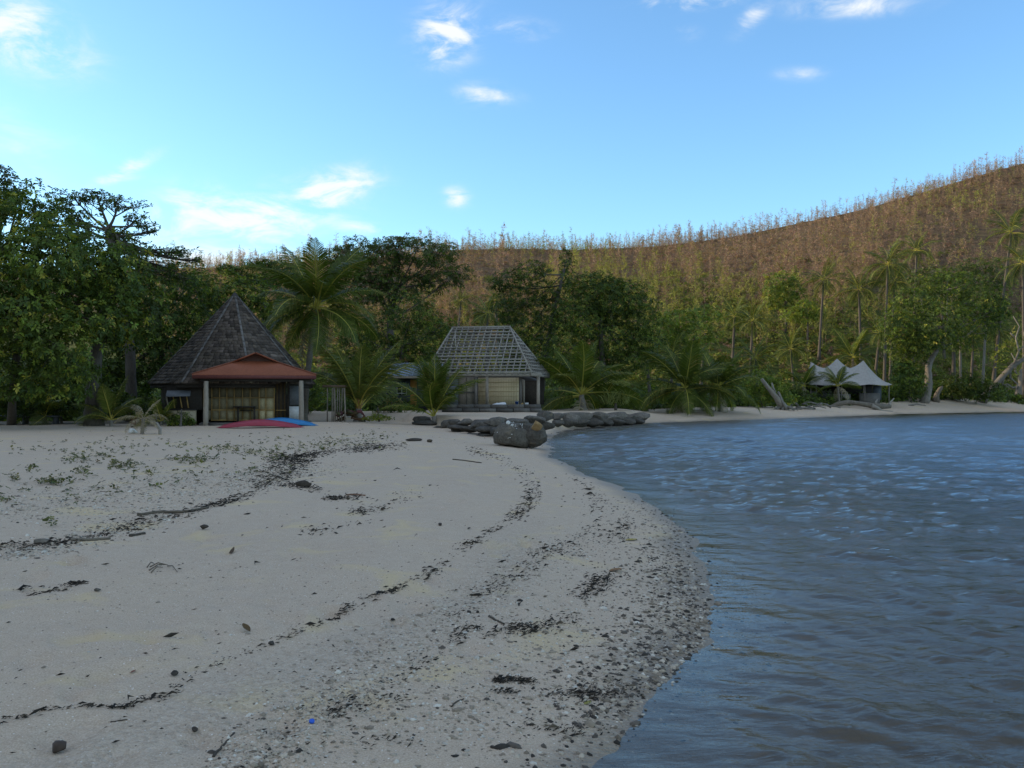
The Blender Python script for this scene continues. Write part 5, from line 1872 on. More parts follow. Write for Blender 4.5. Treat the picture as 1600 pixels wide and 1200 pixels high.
def sapling(seed, pal, ntw, fl, fleck=.055, slim=.14):
    r = np.random.default_rng(seed)
    mb = MB()
    pts = [np.array([0, 0, -.03])]
    for q_ in range(4):
        pts.append(pts[-1] + np.array([r.normal(0, .012), r.normal(0, .012), .265]))
    pts = np.array(pts)
    tk = MB().tube(pts, np.linspace(.0065, .0015, 5), 3, tint=tuple(np.array((.20, .155, .12))), caps=False)
    V, Fc, T = [], [], []
    for k in range(ntw):
        t = .08 + .86 * r.random() ** .95
        p = np.array([np.interp(t, np.linspace(0, 1, 5), pts[:, i]) for i in range(3)])
        a = r.uniform(0, 2 * np.pi)
        L = (slim * (1.15 - t) + .035) * r.uniform(.6, 1.3)
        d = unit(np.array([math.cos(a), math.sin(a), r.uniform(.2, 1.5)]))
        e = p + d * L
        sd = unit(np.cross(d, r.normal(size=3))) * .004
        c = np.array(pal[r.integers(len(pal))]) * r.uniform(.7, 1.3)
        b0 = len(V)
        V += [p - sd, p + sd, e]
        Fc += [[b0, b0 + 1, b0 + 2]]
        T += [c] * 3
        for j in range(fl):
            q_ = p + d * L * r.uniform(.25, 1.05) + r.normal(0, .012, 3)
            dd = unit(d + r.normal(0, .9, 3))
            s2 = unit(np.cross(dd, r.normal(size=3)))
            l = fleck * r.uniform(.6, 1.3)
            b0 = len(V)
            V += [q_ - s2 * l * .10, q_ + s2 * l * .10, q_ + dd * l]
            Fc += [[b0, b0 + 1, b0 + 2]]
            T += [c * r.uniform(.75, 1.25)] * 3
    return tk, np.array(V), np.array(Fc), np.array(T)


PROTO = [sapling(900 + i, SAP_DRY if i < 6 else SAP_GRN, 36, 5, .062, .17) for i in range(9)]
LITE = [sapling(950 + i, SAP_DRY if i < 6 else SAP_GRN, 22, 3, .082, .17) for i in range(9)]
PM = []
for tk, V, Fc, T in PROTO:
    PM.append((tk.mesh("trunk", M_bush), mesh_np("twigs", V, [Fc], [M_bush], T)))
# where they stand
nc = 30000
sy = rng.uniform(118, 246, nc)
su = rng.uniform(-.42, .72, nc)
sx = su * sy
szz = hill_z(sx, sy)
upx = CX + F * su
tpar = (sy - 112) / 118
dens = sstep(.10, .42, tpar + .10 * lump(sx, sy, .06, 90)) * (.45 + .75 * sstep(.8, 1.0, tpar) + .9 * sstep(.93, .97, tpar))
dens = dens * np.where(tpar > 1.12, .0, 1) * (.75 + .35 * lump(sx, sy, .11, 91))
keep = rng.random(nc) < np.clip(dens, 0, 1.7) * .58
sx, sy, szz, upx, tpar = sx[keep], sy[keep], szz[keep], upx[keep], tpar[keep]
hh = rng.gamma(9, .47, len(sx)).clip(2.0, 7.5) * np.where(rng.random(len(sx)) < .06, 1.35, 1) * (1 - .3 * sstep(.7, 1, tpar))
grn = (.30 + .6 * lump(sx, sy, .08, 92) - .32 * sstep(.3, 1.0, tpar)) + rng.normal(0, .2, len(sx)) > .27
which = np.where(grn, rng.integers(6, 9, len(sx)), rng.integers(0, 6, len(sx)))
px_h = hh / sy * F
openv = (upx > 640) & (upx < 1640) & (szz + hh > np.interp(upx, [640, 760, 900, 1050, 1200, 1650], [20, 15, 18, 12, 9, 12]))
order = np.argsort(-(px_h * openv))
ind = order[:290]
rest_i = np.setdiff1d(np.arange(len(sx)), ind)
sap = None
for q_ in ind:
    live = which[q_] > 5
    hgt = "at the foot of the hillside" if tpar[q_] < .35 else ("halfway up the hillside" if tpar[q_] < .75 else "near the crest of the hill")
    where = "above the frame hut" if upx[q_] < 960 else ("above the low beach palms" if upx[q_] < 1250 else ("above the tent" if upx[q_] < 1400 else "toward the right edge"))
    nm = "green_sapling" if live else "dry_sapling"
    lab = ("thin yellow green sapling " if live else "thin dry brown sapling ") + hgt + " " + where
    grp = ("green saplings " if live else "dry saplings ") + hgt + " " + where
    o = thing(nm, (sx[q_], sy[q_], szz[q_] - .1), lab, "sapling", grp, rng.uniform(0, 6.28))
    s_ = float(hh[q_])
    for nm2, me in zip(("trunk", "twigs"), PM[which[q_]]):
        c = link(nm2, me, o)
        c.scale = (s_, s_, s_)
# all the rest of the thicket is one mass
Vt, Ft, Tt, nb = [], [], [], 0
for w in range(9):
    sel = rest_i[which[rest_i] == w]
    if not len(sel):
        continue
    tk, V, Fc, T = LITE[w]
    tv_ = np.concatenate(tk.v)
    tf = np.concatenate([np.concatenate([f[:, [0, 1, 2]], f[:, [0, 2, 3]]]) for f in tk.f[4]])
    Va, Fa, Ta = np.concatenate([tv_, V]), np.concatenate([tf, Fc + len(tv_)]), np.concatenate([np.concatenate(tk.t), T])
    a = rng.uniform(0, 6.28, len(sel))
    ca, sa = np.cos(a)[:, None], np.sin(a)[:, None]
    X = Va[None, :, 0] * ca - Va[None, :, 1] * sa
    Y_ = Va[None, :, 0] * sa + Va[None, :, 1] * ca
    Z_ = np.repeat(Va[None, :, 2], len(sel), 0)
    h_ = hh[sel][:, None]
    VV = np.stack([X * h_ + sx[sel][:, None], Y_ * h_ + sy[sel][:, None], Z_ * h_ + szz[sel][:, None] - .1], -1)
    Vt.append(VV.reshape(-1, 3))
    Ft.append((Fa[None] + (np.arange(len(sel)) * len(Va))[:, None, None]).reshape(-1, 3) + nb)
    Tt.append((Ta[None] * rng.uniform(.75, 1.25, (len(sel), 1, 1))).reshape(-1, 3))
    nb += len(VV) * len(Va)
o = link("sapling_thicket", mesh_np("sapling_thicket", np.concatenate(Vt), [np.concatenate(Ft)], [M_bush], np.concatenate(Tt)))
tag(o, "thicket of thin dry saplings covering the whole hillside", "thicket", kind="stuff")
print("saplings", len(sx))

# ------------------------------------------------------------------ undergrowth
def clumps(name, label, cat, X, Y, Z, R, n_leaf, leaf, pal_fn, mat=None, k=5, flat=.7):
    fo = Foliage()
    for x, y, z, r in zip(X, Y, Z, R):
        n = n_leaf
        d = unit(rng.normal(size=(n, 3)))
        d[:, 2] = np.abs(d[:, 2])
        pts = np.array([x, y, z]) + d * np.array([r, r, r * flat]) * rng.uniform(.5, 1.05, (n, 1))
        pal, pr = pal_fn(x, y)
        fo.add(*leaf_quads(pts, unit(d + (0, 0, .4) + rng.normal(0, .3, (n, 3))), k, leaf, pal, pr))
    o = link(name, fo.mesh(name, mat or M_bush))
    return tag(o, label, cat, kind="stuff")


n = 1900
Y = rng.uniform(108, 190, n)
X = rng.uniform(-.35, .66, n) * Y
Z = hill_z(X, Y)
tp = (Y - 112) / 118
kp = rng.random(n) < (1.1 - .9 * sstep(.2, .72, tp + .15 * lump(X, Y, .08, 93)))
X, Y, Z = X[kp], Y[kp], Z[kp]
clumps("undergrowth", "low sunlit green scrub on the foot of the hillside", "scrub", X, Y, Z - .2, rng.uniform(.8, 2.1, len(X)), 24, .46,
       lambda x, y: (((.10, .135, .03), (.16, .185, .038), (.235, .23, .055), (.20, .145, .07)), (.3, .36, .22, .12)))
n = 4200
Y = rng.uniform(122, 238, n)
X = rng.uniform(-.42, .72, n) * Y
clumps("dry_scrub", "reddish brown dry scrub between the saplings on the hillside", "scrub", X, Y, hill_z(X, Y) - .2, rng.uniform(.6, 1.5, n), 7, .44,
       lambda x, y: (((.25, .15, .11), (.21, .13, .09), (.28, .20, .11), (.20, .19, .06)), (.35, .3, .2, .15)), k=4)
# shaded wood floor behind the beach
n = 900
U = rng.uniform(-.66, .60, n)
Yn = np.interp(CX + F * U, [-200, 230, 420, 520, 700, 860, 1000, 1200, 1600, 1700], [49, 55, 58, 58, 66, 68, 72, 86, 112, 116])
Yy = Yn + rng.random(n) ** 1.5 * np.clip(118 - Yn, 8, 50)
X = U * Yy
Z = land_z(X, Yy)
clumps("understory", "dark shaded undergrowth of the palm wood behind the beach", "undergrowth", X, Yy, Z - .15, rng.uniform(.7, 1.9, n), 30, .38,
       lambda x, y: ((DARK, MID, LIGHT), (.6, .32, .08)), mat=M_leaf, flat=.9)
# ------------------------------------------------------------------ what the tide left
def on_sand_v(px, py, z=.36):
    px, py = np.asarray(px, float), np.asarray(py, float)
    z = np.full(px.shape, z)
    for _ in range(6):
        Y = (EYE - z) * F / (py - HY)
        X = (px - CX) / F * Y
        z = ground_z(X, Y)
    return np.stack([X, Y, z], 1)


def fine_z(x, y):
    """the beach mesh's own small relief, so that things rest on it"""
    d = shore_d(x, y)
    z = ground_z(x, y, d)
    near = np.clip(1 - np.hypot(x, y) / 26, 0, 1)
    z = z + near * sstep(.1, .8, d) * (.008 * lump(x, y, 9, 31) + .005 * lump(x, y, 22, 32))
    return z + sstep(.2, 1.2, d) * sstep(9, 5, d) * TIDE * np.sin(d * 4.2 + 1.3 * lump(x, y, .7, 33)) + pits(x, y) * sstep(.8, 1.6, d)


M_weed = leaf_mat("dried_seaweed", 1.0, .05, .75, .25)
M_stone = rough_mat("coral_gravel", (.75, .75, .75), (1.0, 1.0, 1.0), 14, .9, .3, 60, spec=.2)
M_leafy = leaf_mat("creeper_leaf", 1.0, .25, .5, .3)
M_litter = rough_mat("dry_leaf", (.8, .8, .8), (1, 1, 1), 20, .7, .2)


def scatter_line(pts, n, wid, clump=.0):
    """points along a photo polyline; wid in photo pixels, denser in clumps"""
    pts = np.asarray(pts, float)
    seg = np.linalg.norm(np.diff(pts, axis=0), axis=1)
    cum = np.concatenate([[0], np.cumsum(seg)])
    if clump:
        k = max(4, int(2.2 * cum[-1] / clump))
        cen = rng.uniform(0, cum[-1], k)
        pk_ = rng.gamma(.7, 1, k)
        u = np.clip(cen[rng.choice(k, n, p=pk_ / pk_.sum())] + rng.normal(0, clump * .33, n), 0, cum[-1])
        loose = rng.random(n) < .38
        u[loose] = rng.uniform(0, cum[-1], loose.sum())
    else:
        u = rng.uniform(0, cum[-1], n)
    x, y = np.interp(u, cum, pts[:, 0]), np.interp(u, cum, pts[:, 1])
    w = np.interp(u, cum, pts[:, 2]) if pts.shape[1] > 2 else wid
    wob = 5 * lump(u, u * 0, .07, int(pts[0, 0]) + 3) * np.clip((y - 650) / 250, 0, 1)
    return x + rng.normal(0, 1, n) * w * 1.6, y + rng.normal(0, 1, n) * w * .45 + wob


wrack = [([(0, 858, 7), (60, 850, 9), (130, 843, 6), (185, 825, 8), (235, 815, 10), (300, 800, 6), (350, 785, 5), (410, 765, 6)], 900, 40),
         ([(405, 762, 5), (430, 745, 13), (450, 730, 12), (435, 715, 9), (480, 722, 6)], 1300, 60),
         ([(470, 712, 6), (530, 705, 6), (575, 700, 9), (610, 697, 8), (630, 700, 5)], 1000, 40),
         ([(430, 762, 4), (470, 760, 6), (495, 765, 5)], 200, 30), ([(510, 778, 4), (540, 778, 6), (565, 776, 5)], 220, 20),
         ([(560, 800, 6), (600, 790, 8), (640, 775, 10), (660, 765, 8)], 160, 30), ([(470, 830, 8), (510, 825, 8), (560, 815, 8)], 60, 30),
         ([(0, 1135, 3), (60, 1110, 3), (130, 1102, 3), (200, 1098, 4), (260, 1085, 5), (290, 1062, 5), (320, 1045, 4), (370, 1025, 4), (420, 1003, 4), (470, 985, 4), (540, 955, 4)], 260, 34),
         ([(540, 955, 3), (560, 945, 5), (600, 928, 3), (640, 910, 4), (680, 890, 5), (710, 870, 6), (725, 855, 5), (760, 835, 5), (800, 810, 6)], 330, 26),
         ([(800, 810, 5), (825, 790, 6), (835, 765, 6), (825, 745, 6), (800, 728, 6), (770, 715, 6), (745, 707, 6), (738, 700, 4)], 420, 30),
         ([(700, 960, 8), (760, 925, 10), (800, 905, 9), (860, 862, 8), (900, 850, 7), (930, 820, 7), (940, 790, 6), (920, 765, 6), (890, 745, 5)], 420, 44),
         ([(770, 1000, 6), (800, 985, 8), (870, 972, 11), (890, 965, 8)], 260, 40), ([(910, 930, 8), (930, 915, 10), (945, 900, 8)], 260, 34), ([(950, 860, 8), (970, 830, 8), (980, 800, 6)], 130, 30),
         ([(780, 1060, 5), (805, 1058, 6), (830, 1060, 5)], 160, 20), ([(780, 1080, 5), (800, 1078, 5)], 40, 20), ([(640, 1060, 6), (700, 1010, 6), (740, 985, 6)], 90, 40),
         ([(880, 1080, 10), (940, 1090, 12), (980, 1070, 12), (960, 1110, 10)], 200, 50), ([(820, 1130, 8), (900, 1150, 10), (950, 1140, 8)], 60, 40),
         ([(500, 1130, 8), (560, 1100, 10), (620, 1090, 8)], 90, 40), ([(570, 1160, 8), (620, 1150, 8), (680, 1170, 8)], 30, 30),
         ([(30, 922, 3), (70, 930, 4), (110, 920, 5), (125, 917, 4)], 140, 26), ([(1005, 657, 1.2), (1100, 650.5, 1.2), (1200, 645, 1.2), (1330, 642, 1.2), (1480, 638, 1)], 900, 60)]
xs, ys = [], []
for pts, n, cl in wrack:
    a, b_ = scatter_line(pts, int(n * 1.6), 5, cl)
    xs.append(a)
    ys.append(b_)
a, b_ = rng.uniform(0, 1050, 650), 660 + (rng.random(650) ** 1.9) * 520
xs.append(a)
ys.append(b_)
xs, ys = np.concatenate(xs), np.concatenate(ys)
ok = (ys > 640) & (ys < 1215)
pw = on_sand_v(xs[ok], ys[ok])
dsh = shore_d(pw[:, 0], pw[:, 1])
ok2 = (dsh > -.05) & (pw[:, 1] > 1.5) & (pw[:, 1] < 110)
pw, dsh = pw[ok2], dsh[ok2]
n = len(pw)
zz = fine_z(pw[:, 0], pw[:, 1])
ang = rng.normal(.5, .7, n)
ln = rng.gamma(2.0, .016, n).clip(.008, .15) * np.clip(.50 + pw[:, 1] / 20, 0, 2.4)
wd = ln * rng.uniform(.07, .30, n)
dirs = np.stack([np.cos(ang), np.sin(ang), rng.uniform(-.05, .30, n)], 1)
sd = np.stack([-np.sin(ang), np.cos(ang), rng.uniform(-.5, .5, n)], 1)
p0 = np.stack([pw[:, 0], pw[:, 1], zz + .004 + rng.random(n) * .012 * np.clip(.6 + pw[:, 1] / 25, 0, 2)], 1)
e0, e1 = p0 - dirs * ln[:, None] / 2, p0 + dirs * ln[:, None] / 2
e0[:, 2] = np.maximum(e0[:, 2], zz + .002)
e1[:, 2] = np.maximum(e1[:, 2], zz + .002)
mid = p0 + np.array([0, 0, 1]) * (ln * rng.uniform(.0, .28, n))[:, None] + sd * (ln * rng.normal(0, .12, n))[:, None]
V = np.stack([e0, mid - sd * wd[:, None] / 2, e1, mid + sd * wd[:, None] / 2, mid - np.array([0, 0, 1]) * (wd * .6 + .003)[:, None]], 1).reshape(-1, 3)
i = np.arange(n)[:, None] * 5
Fc = np.concatenate([i + np.array([[0, 1, 3]]), i + np.array([[1, 2, 3]]), i + np.array([[0, 4, 1]]), i + np.array([[1, 4, 2]])])
pal = np.array([(.022, .017, .012), (.035, .027, .018), (.06, .045, .03), (.10, .08, .055), (.015, .013, .011)])
T = np.repeat(pal[rng.choice(5, n, p=(.35, .3, .15, .05, .15))] * rng.uniform(.7, 1.3, (n, 1)), 5, 0)
o = link("seaweed_wrack", mesh_np("seaweed_wrack", V, [Fc], [M_weed], T))
tag(o, "dark dried seaweed and bark bits left in tide lines on the sand", "seaweed", kind="stuff")

# gravel: coral bits and pebbles
px_, py_ = [], []


def region(n, x0, x1, y0, y1, f=None):
    x, y = rng.uniform(x0, x1, n), rng.uniform(y0, y1, n)
    px_.append(x)
    py_.append(y)


stones = []
# along the waterline
k = 20000
Yg = np.exp(rng.uniform(math.log(4.2), math.log(17), k))
dg = rng.normal(.35, .42, k) * np.clip(Yg / 8, .55, 1.35)
ci = np.interp(Yg, SHORE[4:18, 1], SHORE[4:18, 0])
Xg = ci - dg
ok = (rng.random(k) < np.exp(-np.clip(dg - .25, 0, None) / .55) * np.where(dg < 0, .35, 1) * np.interp(Yg, [4, 5.2, 5.8, 7, 9.5, 13, 17], [.03, .10, .55, .85, .8, .4, .15])) & (dg > -.75)
stones.append((Xg[ok], Yg[ok], rng.gamma(2.6, .0044, ok.sum()).clip(.004, .036), 0))
# loose band higher up, and the patch at the foot of the photograph
for (pts, n, w, sz) in (([(380, 1215, 26), (450, 1150, 34), (520, 1090, 34), (600, 1040, 34), (680, 980, 30), (760, 930, 28), (850, 870, 22), (930, 840, 20)], 9000, 0, .0027),
                        ([(640, 1150, 60), (760, 1090, 60), (860, 1010, 50), (960, 920, 40)], 3400, 0, .0032),
                        ([(0, 870, 12), (120, 845, 18), (260, 795, 22), (380, 750, 20), (520, 730, 16)], 4500, 0, .0045),
                        ([(0, 800, 30), (150, 770, 34), (300, 750, 26), (450, 735, 14)], 5000, 0, .0048),
                        ([(60, 940, 60), (300, 900, 60), (600, 880, 50), (420, 1000, 50), (200, 1060, 60)], 2600, 0, .0018)):
    a, b_ = scatter_line(pts, n, 20)
    ok = (b_ > 690) & (b_ < 1230)
    q_ = on_sand_v(a[ok], b_[ok])
    stones.append((q_[:, 0], q_[:, 1], rng.gamma(2.5, sz, ok.sum()).clip(.002, .03), 1))
SX, SYY, SR, SK = [np.concatenate([np.asarray(s_[i_]) * np.ones(len(s_[0])) for s_ in stones]) for i_ in range(4)]
dsh = shore_d(SX, SYY)
ok = (dsh > -.9) & (SYY > 2)
SX, SYY, SR, SK, dsh = SX[ok], SYY[ok], SR[ok], SK[ok], dsh[ok]
n = len(SX)
zz = fine_z(SX, SYY)
OCT = np.array([(1, 0, 0), (-1, 0, 0), (0, 1, 0), (0, -1, 0), (0, 0, 1), (.6, .6, .5), (-.6, .6, .5), (-.6, -.6, .5), (.6, -.6, .5)], float)
OF = np.array([[0, 5, 8], [0, 2, 5], [2, 6, 5], [2, 1, 6], [1, 7, 6], [1, 3, 7], [3, 8, 7], [3, 0, 8], [5, 6, 4], [6, 7, 4], [7, 8, 4], [8, 5, 4]])
jit = 1 + rng.uniform(-.3, .3, (n, len(OCT), 1))
a = rng.uniform(0, 6.28, n)
sc_ = np.stack([SR * rng.uniform(.8, 1.5, n), SR * rng.uniform(.6, 1.0, n), SR * rng.uniform(.45, .9, n)], 1)
L = OCT[None] * jit * sc_[:, None]
X = L[..., 0] * np.cos(a)[:, None] - L[..., 1] * np.sin(a)[:, None] + SX[:, None]
Y = L[..., 0] * np.sin(a)[:, None] + L[..., 1] * np.cos(a)[:, None] + SYY[:, None]
Z = L[..., 2] + (zz - SR * .12)[:, None]
V = np.stack([X, Y, Z], -1).reshape(-1, 3)
Fc = (OF[None] + (np.arange(n) * len(OCT))[:, None, None]).reshape(-1, 3)
pal = np.array([(.56, .47, .36), (.42, .345, .255), (.26, .21, .155), (.12, .10, .08), (.055, .048, .04), (.66, .60, .50)])
pw_ = np.where(SK[:, None] < .5, np.array([[.12, .20, .24, .22, .16, .06]]), np.array([[.36, .30, .12, .04, .02, .16]]))
ch = (rng.random((n, 1)) > np.cumsum(pw_, 1)).sum(1).clip(0, 5)
T = np.repeat(pal[ch] * rng.uniform(.75, 1.2, (n, 1)), len(OCT), 0)
o = link("coral_gravel", mesh_np("coral_gravel", V, [Fc], [M_stone], T))
tag(o, "pebbles and broken coral strewn along the waterline and tide lines", "gravel", kind="stuff")

# creeping beach plants
cx_, cy_ = [], []
for (x, y, w, h, n) in ((125, 718, 14, 5, 60), (128, 738, 8, 4, 30), (180, 728, 10, 4, 25), (200, 727, 14, 4, 40), (90, 756, 18, 3, 40), (75, 755, 8, 3, 18), (5, 782, 8, 4, 20), (290, 719, 18, 3, 70), (320, 718, 12, 3, 35),
                        (400, 708, 26, 3, 70), (430, 716, 10, 4, 25), (345, 703, 14, 3, 30), (285, 698, 10, 4, 20), (360, 700, 14, 3, 30), (165, 712, 8, 4, 22), (190, 706, 8, 4, 16), (20, 750, 6, 4, 16), (48, 735, 8, 4, 16),
                        (475, 700, 20, 4, 40), (510, 695, 22, 5, 60), (560, 690, 28, 5, 60), (590, 680, 20, 4, 30), (150, 700, 60, 8, 40), (60, 700, 60, 8, 40), (300, 735, 90, 10, 60), (120, 770, 60, 8, 30),
                        (395, 735, 6, 2, 10), (80, 822, 4, 2, 6), (450, 690, 60, 6, 50), (240, 690, 60, 5, 40), (200, 750, 80, 12, 40)):
    cx_.append(rng.normal(x, w, n))
    cy_.append(rng.normal(y, h, n))
cx_, cy_ = np.concatenate(cx_), np.concatenate(cy_)
q_ = on_sand_v(cx_, np.maximum(cy_, 672))
q_[:, 2] = fine_z(q_[:, 0], q_[:, 1]) + rng.uniform(.01, .07, len(q_))
fo = Foliage()
fo.add(*leaf_quads(q_, unit(rng.normal(0, .35, (len(q_), 3)) + (0, 0, 1)), 5, .055, ((.045, .06, .016), (.085, .10, .022), (.15, .15, .03), (.10, .08, .03)), (.35, .35, .2, .1), wid=.7, spread=(-.1, .5)))
o = link("beach_creeper", fo.mesh("beach_creeper", M_leafy))
tag(o, "low green creeper leaves scattered over the upper beach", "ground cover", kind="stuff")


# ------------------------------------------------------------------ single things on the sand
def stick(name, label, pts, r, mat=None, cat="stick", tint=(1, 1, 1), lift=.0):
    q_ = on_sand_v([p_[0] for p_ in pts], [p_[1] for p_ in pts])
    q_[:, 2] = fine_z(q_[:, 0], q_[:, 1]) + r * .5 + lift
    m = 6
    t_ = np.linspace(0, len(pts) - 1, m * (len(pts) - 1) + 1)
    c = np.stack([np.interp(t_, np.arange(len(pts)), q_[:, i]) for i in range(3)], 1)
    c += rng.normal(0, r * .25, c.shape) * np.array([1, 1, .3])
    mb = MB().tube(c, np.linspace(r, r * .6, len(c)), 7, tint=tint, wob=.2)
    b0 = q_[0] - (0, 0, r * .5)
    return whole(name, mb, mat or M_driftwood, b0, label, cat, smooth=True)


DK = (.28, .25, .22)
stick("driftwood_stick", "straight grey stick lying in the tide line at the left", [(112, 844), (140, 846), (173, 844)], .022, tint=(.6, .56, .5))
stick("driftwood_stick", "short dark stick right of the straight grey stick", [(203, 840), (226, 836)], .022, tint=DK)
stick("driftwood_stick", "long bent dark stick along the seaweed line left of the middle", [(213, 806), (250, 801), (290, 802), (325, 794)], .026, tint=(.45, .4, .34))
stick("driftwood_stick", "thin straight stick on the open sand before the boulder", [(707, 719), (725, 719.5), (752, 723)], .02, tint=DK)
stick("driftwood_stick", "dark stick in the sand at the bottom edge left of the middle", [(333, 1187), (345, 1172), (366, 1150)], .008, tint=DK)
stick("driftwood_stick", "thin dark twig lying by the small black clump low at the left", [(172, 1126), (185, 1125), (199, 1122)], .005, tint=DK)
stick("driftwood_stick", "small slanting twig in the gravel low in the middle", [(705, 1104), (713, 1096), (725, 1091)], .006, tint=DK)
stick("driftwood_stick", "dark forked bark piece right of the gravel in the middle", [(764, 966), (776, 974), (788, 979)], .012, tint=DK)
stick("driftwood_stick", "dark short stick near the seaweed heap by the pebbles", [(823, 977), (838, 987)], .014, tint=(.4, .38, .35))
stick("driftwood_stick", "short black piece of wood on bare sand at the bottom centre", [(766, 1167), (776, 1170), (784, 1171)], .008, tint=(.15, .13, .12))
stick("driftwood_stick", "reddish flat stick left of the middle below the boulder line", [(540, 774), (556, 774.5), (571, 776)], .018, tint=(.7, .45, .35))
# fan of dry twigs on bare sand
tq = on_sand_v([250], [888])[0]
tw = thing("twig_cluster", tq, "loose fan of thin dry twigs on bare sand at the left", "twigs")
for pts in (((234, 886), (260, 883)), ((233, 894), (262, 885)), ((236, 898), (254, 890)), ((262, 888), (277, 897)), ((230, 888), (241, 878))):
    q_ = on_sand_v([p_[0] for p_ in pts], [p_[1] for p_ in pts])
    q_[:, 2] = fine_z(q_[:, 0], q_[:, 1]) + .006
    part("twig", MB().tube([q_[0], q_.mean(0) + (0, 0, .03), q_[1]], [.006, .006, .003], 5, tint=(.5, .45, .38)), M_driftwood, tw)


def blob(name, label, cat, px, py, r, mat, tint=(1, 1, 1), sq=(1, .8, .7), seed=1, sink=.25):
    q_ = on_sand_v([px], [py])[0]
    q_[2] = fine_z(q_[:1], q_[1:2])[0]
    me = rock_mesh(name, r * sq[0], r * sq[1], r * sq[2], seed, tint, 2, mat)
    o = link(name, me, loc=q_ + (0, 0, r * sq[2] * (1 - sink)), rot=(0, 0, rng.uniform(0, 3)))
    return tag(o, label, cat)


M_husk = rough_mat("coconut_husk", (.050, .036, .028), (.095, .07, .055), 8, .85, .5, 30, (1, 1, .4))
blob("coconut_husk", "dark brown coconut husk half buried at the lower left", "coconut", 92, 1165, .042, M_husk, sq=(1.1, .9, .85), seed=5)
blob("pebble", "black pebble on bare sand low at the left centre", "pebble", 304, 1145, .022, M_debris, seed=6)
blob("pebble", "dark grey pebble in the tide line low at the left", "pebble", 272, 1054, .028, M_rock, (.5, .5, .5), seed=7)
blob("pebble", "black stone alone on pale sand left of the middle", "pebble", 319, 827, .055, M_debris, seed=8)
blob("pebble", "round dark pebble at the end of the tide line in the lower middle", "pebble", 424, 1005, .024, M_rock, (.55, .55, .55), seed=9)
blob("pebble", "small dark bit lying alone on the pale sand in the middle", "pebble", 688, 822, .045, M_debris, (1, 1, 1), (1.4, .6, .4), 10)
blob("pebble", "black pebble left of a close pair in the middle gravel", "pebble", 733, 959, .022, M_debris, seed=11)
blob("pebble", "black pebble right of a close pair in the middle gravel", "pebble", 746, 959, .018, M_debris, seed=12)
blob("pebble", "grey pebble beside the tide line at the upper left sand", "pebble", 152, 927, .028, M_rock, (1, 1, 1), seed=13)
blob("stone", "brown stone on the sand before the rocks left of the boulder", "rock", 671, 691, .13, M_rock, (.8, .7, .6), (1.1, .8, .5), 14)
blob("stone", "flat dark weed covered stone in the upper middle of the sand", "rock", 648, 690, .22, M_debris, (1, 1, 1), (1.6, .6, .3), 15)
blob("stone", "white rounded stone beside the withered palm", "stone", 208, 677, .16, M_chalk, (1, 1, 1), (1.2, .9, .75), 16)
blob("stone", "dark lump at the right end of the weed heap at left centre", "rock", 476, 763, .13, M_debris, (1, 1, 1), (1.3, .8, .6), 17)
blob("bark_piece", "bent grey piece of bark in the tide line at far left", "bark", 68, 848, .07, M_driftwood, (.55, .52, .48), (1.4, .7, .45), 18)


def leaf(label, px, py, L, col, rz, curl=.5, tilt=.2):
    q_ = on_sand_v([px], [py])[0]
    q_[2] = fine_z(q_[:1], q_[1:2])[0]
    V, Fs = [], []
    n_, m_ = 9, 5
    for i_ in range(n_):
        t_ = i_ / (n_ - 1)
        w = L * .32 * math.sin(math.pi * min(1, t_ * .95 + .02)) ** .8
        for j_ in range(m_):
            s_ = (j_ - 2) / 2
            V.append(((t_ - .5) * L, s_ * w, abs(s_) * w * curl + L * tilt * t_ ** 2 + .004))
    i0 = np.arange(n_ - 1)[:, None] * m_
    j0 = np.arange(m_ - 1)[None]
    Q_ = np.stack([i0 + j0, i0 + m_ + j0, i0 + m_ + j0 + 1, i0 + j0 + 1], -1).reshape(-1, 4)
    me = MB().add(V, [Q_], col).mesh("fallen_leaf", M_litter, True)
    o = link("fallen_leaf", me, loc=q_, rot=(0, 0, rz))
    return tag(o, label, "leaf")


leaf("curled brown leaf standing up on the sand in the lower left centre", 385, 988, .085, (.12, .075, .03), 2.5, .6, .55)
leaf("yellow leaf lying on the pebbly sand near the water", 986, 844, .17, (.42, .31, .05), .3, .1, .05)
leaf("orange brown dry leaf in the pebbles right of the middle", 962, 892, .16, (.24, .12, .04), .3, .2, .1)
leaf("small green yellow leaf among the stones at the water's edge", 918, 1100, .06, (.28, .25, .05), .8, .2, .1)
leaf("reddish little leaf on the bare sand at lower left", 208, 1046, .035, (.22, .07, .04), .8, .4, .3)
leaf("brown leaf stub standing in a hollow of the sand left of the middle", 362, 862, .08, (.10, .07, .045), 1.2, .5, .9)
q_ = on_sand_v([487], [1136])[0]
q_[2] = fine_z(q_[:1], q_[1:2])[0]
cap = MB().lathe([(.0145, 0), (.0155, .010), (.0145, .013), (.008, .0135), (.001, .013)], (0, 0, 0), 16)
o = link("bottle_cap", cap.mesh("bottle_cap", gloss_mat("blue_cap", (.01, .10, .55), .35), True), loc=q_ + (0, 0, .004), rot=(.35, .2, 0))
tag(o, "bright blue bottle cap on the gravel low in the middle", "bottle cap")

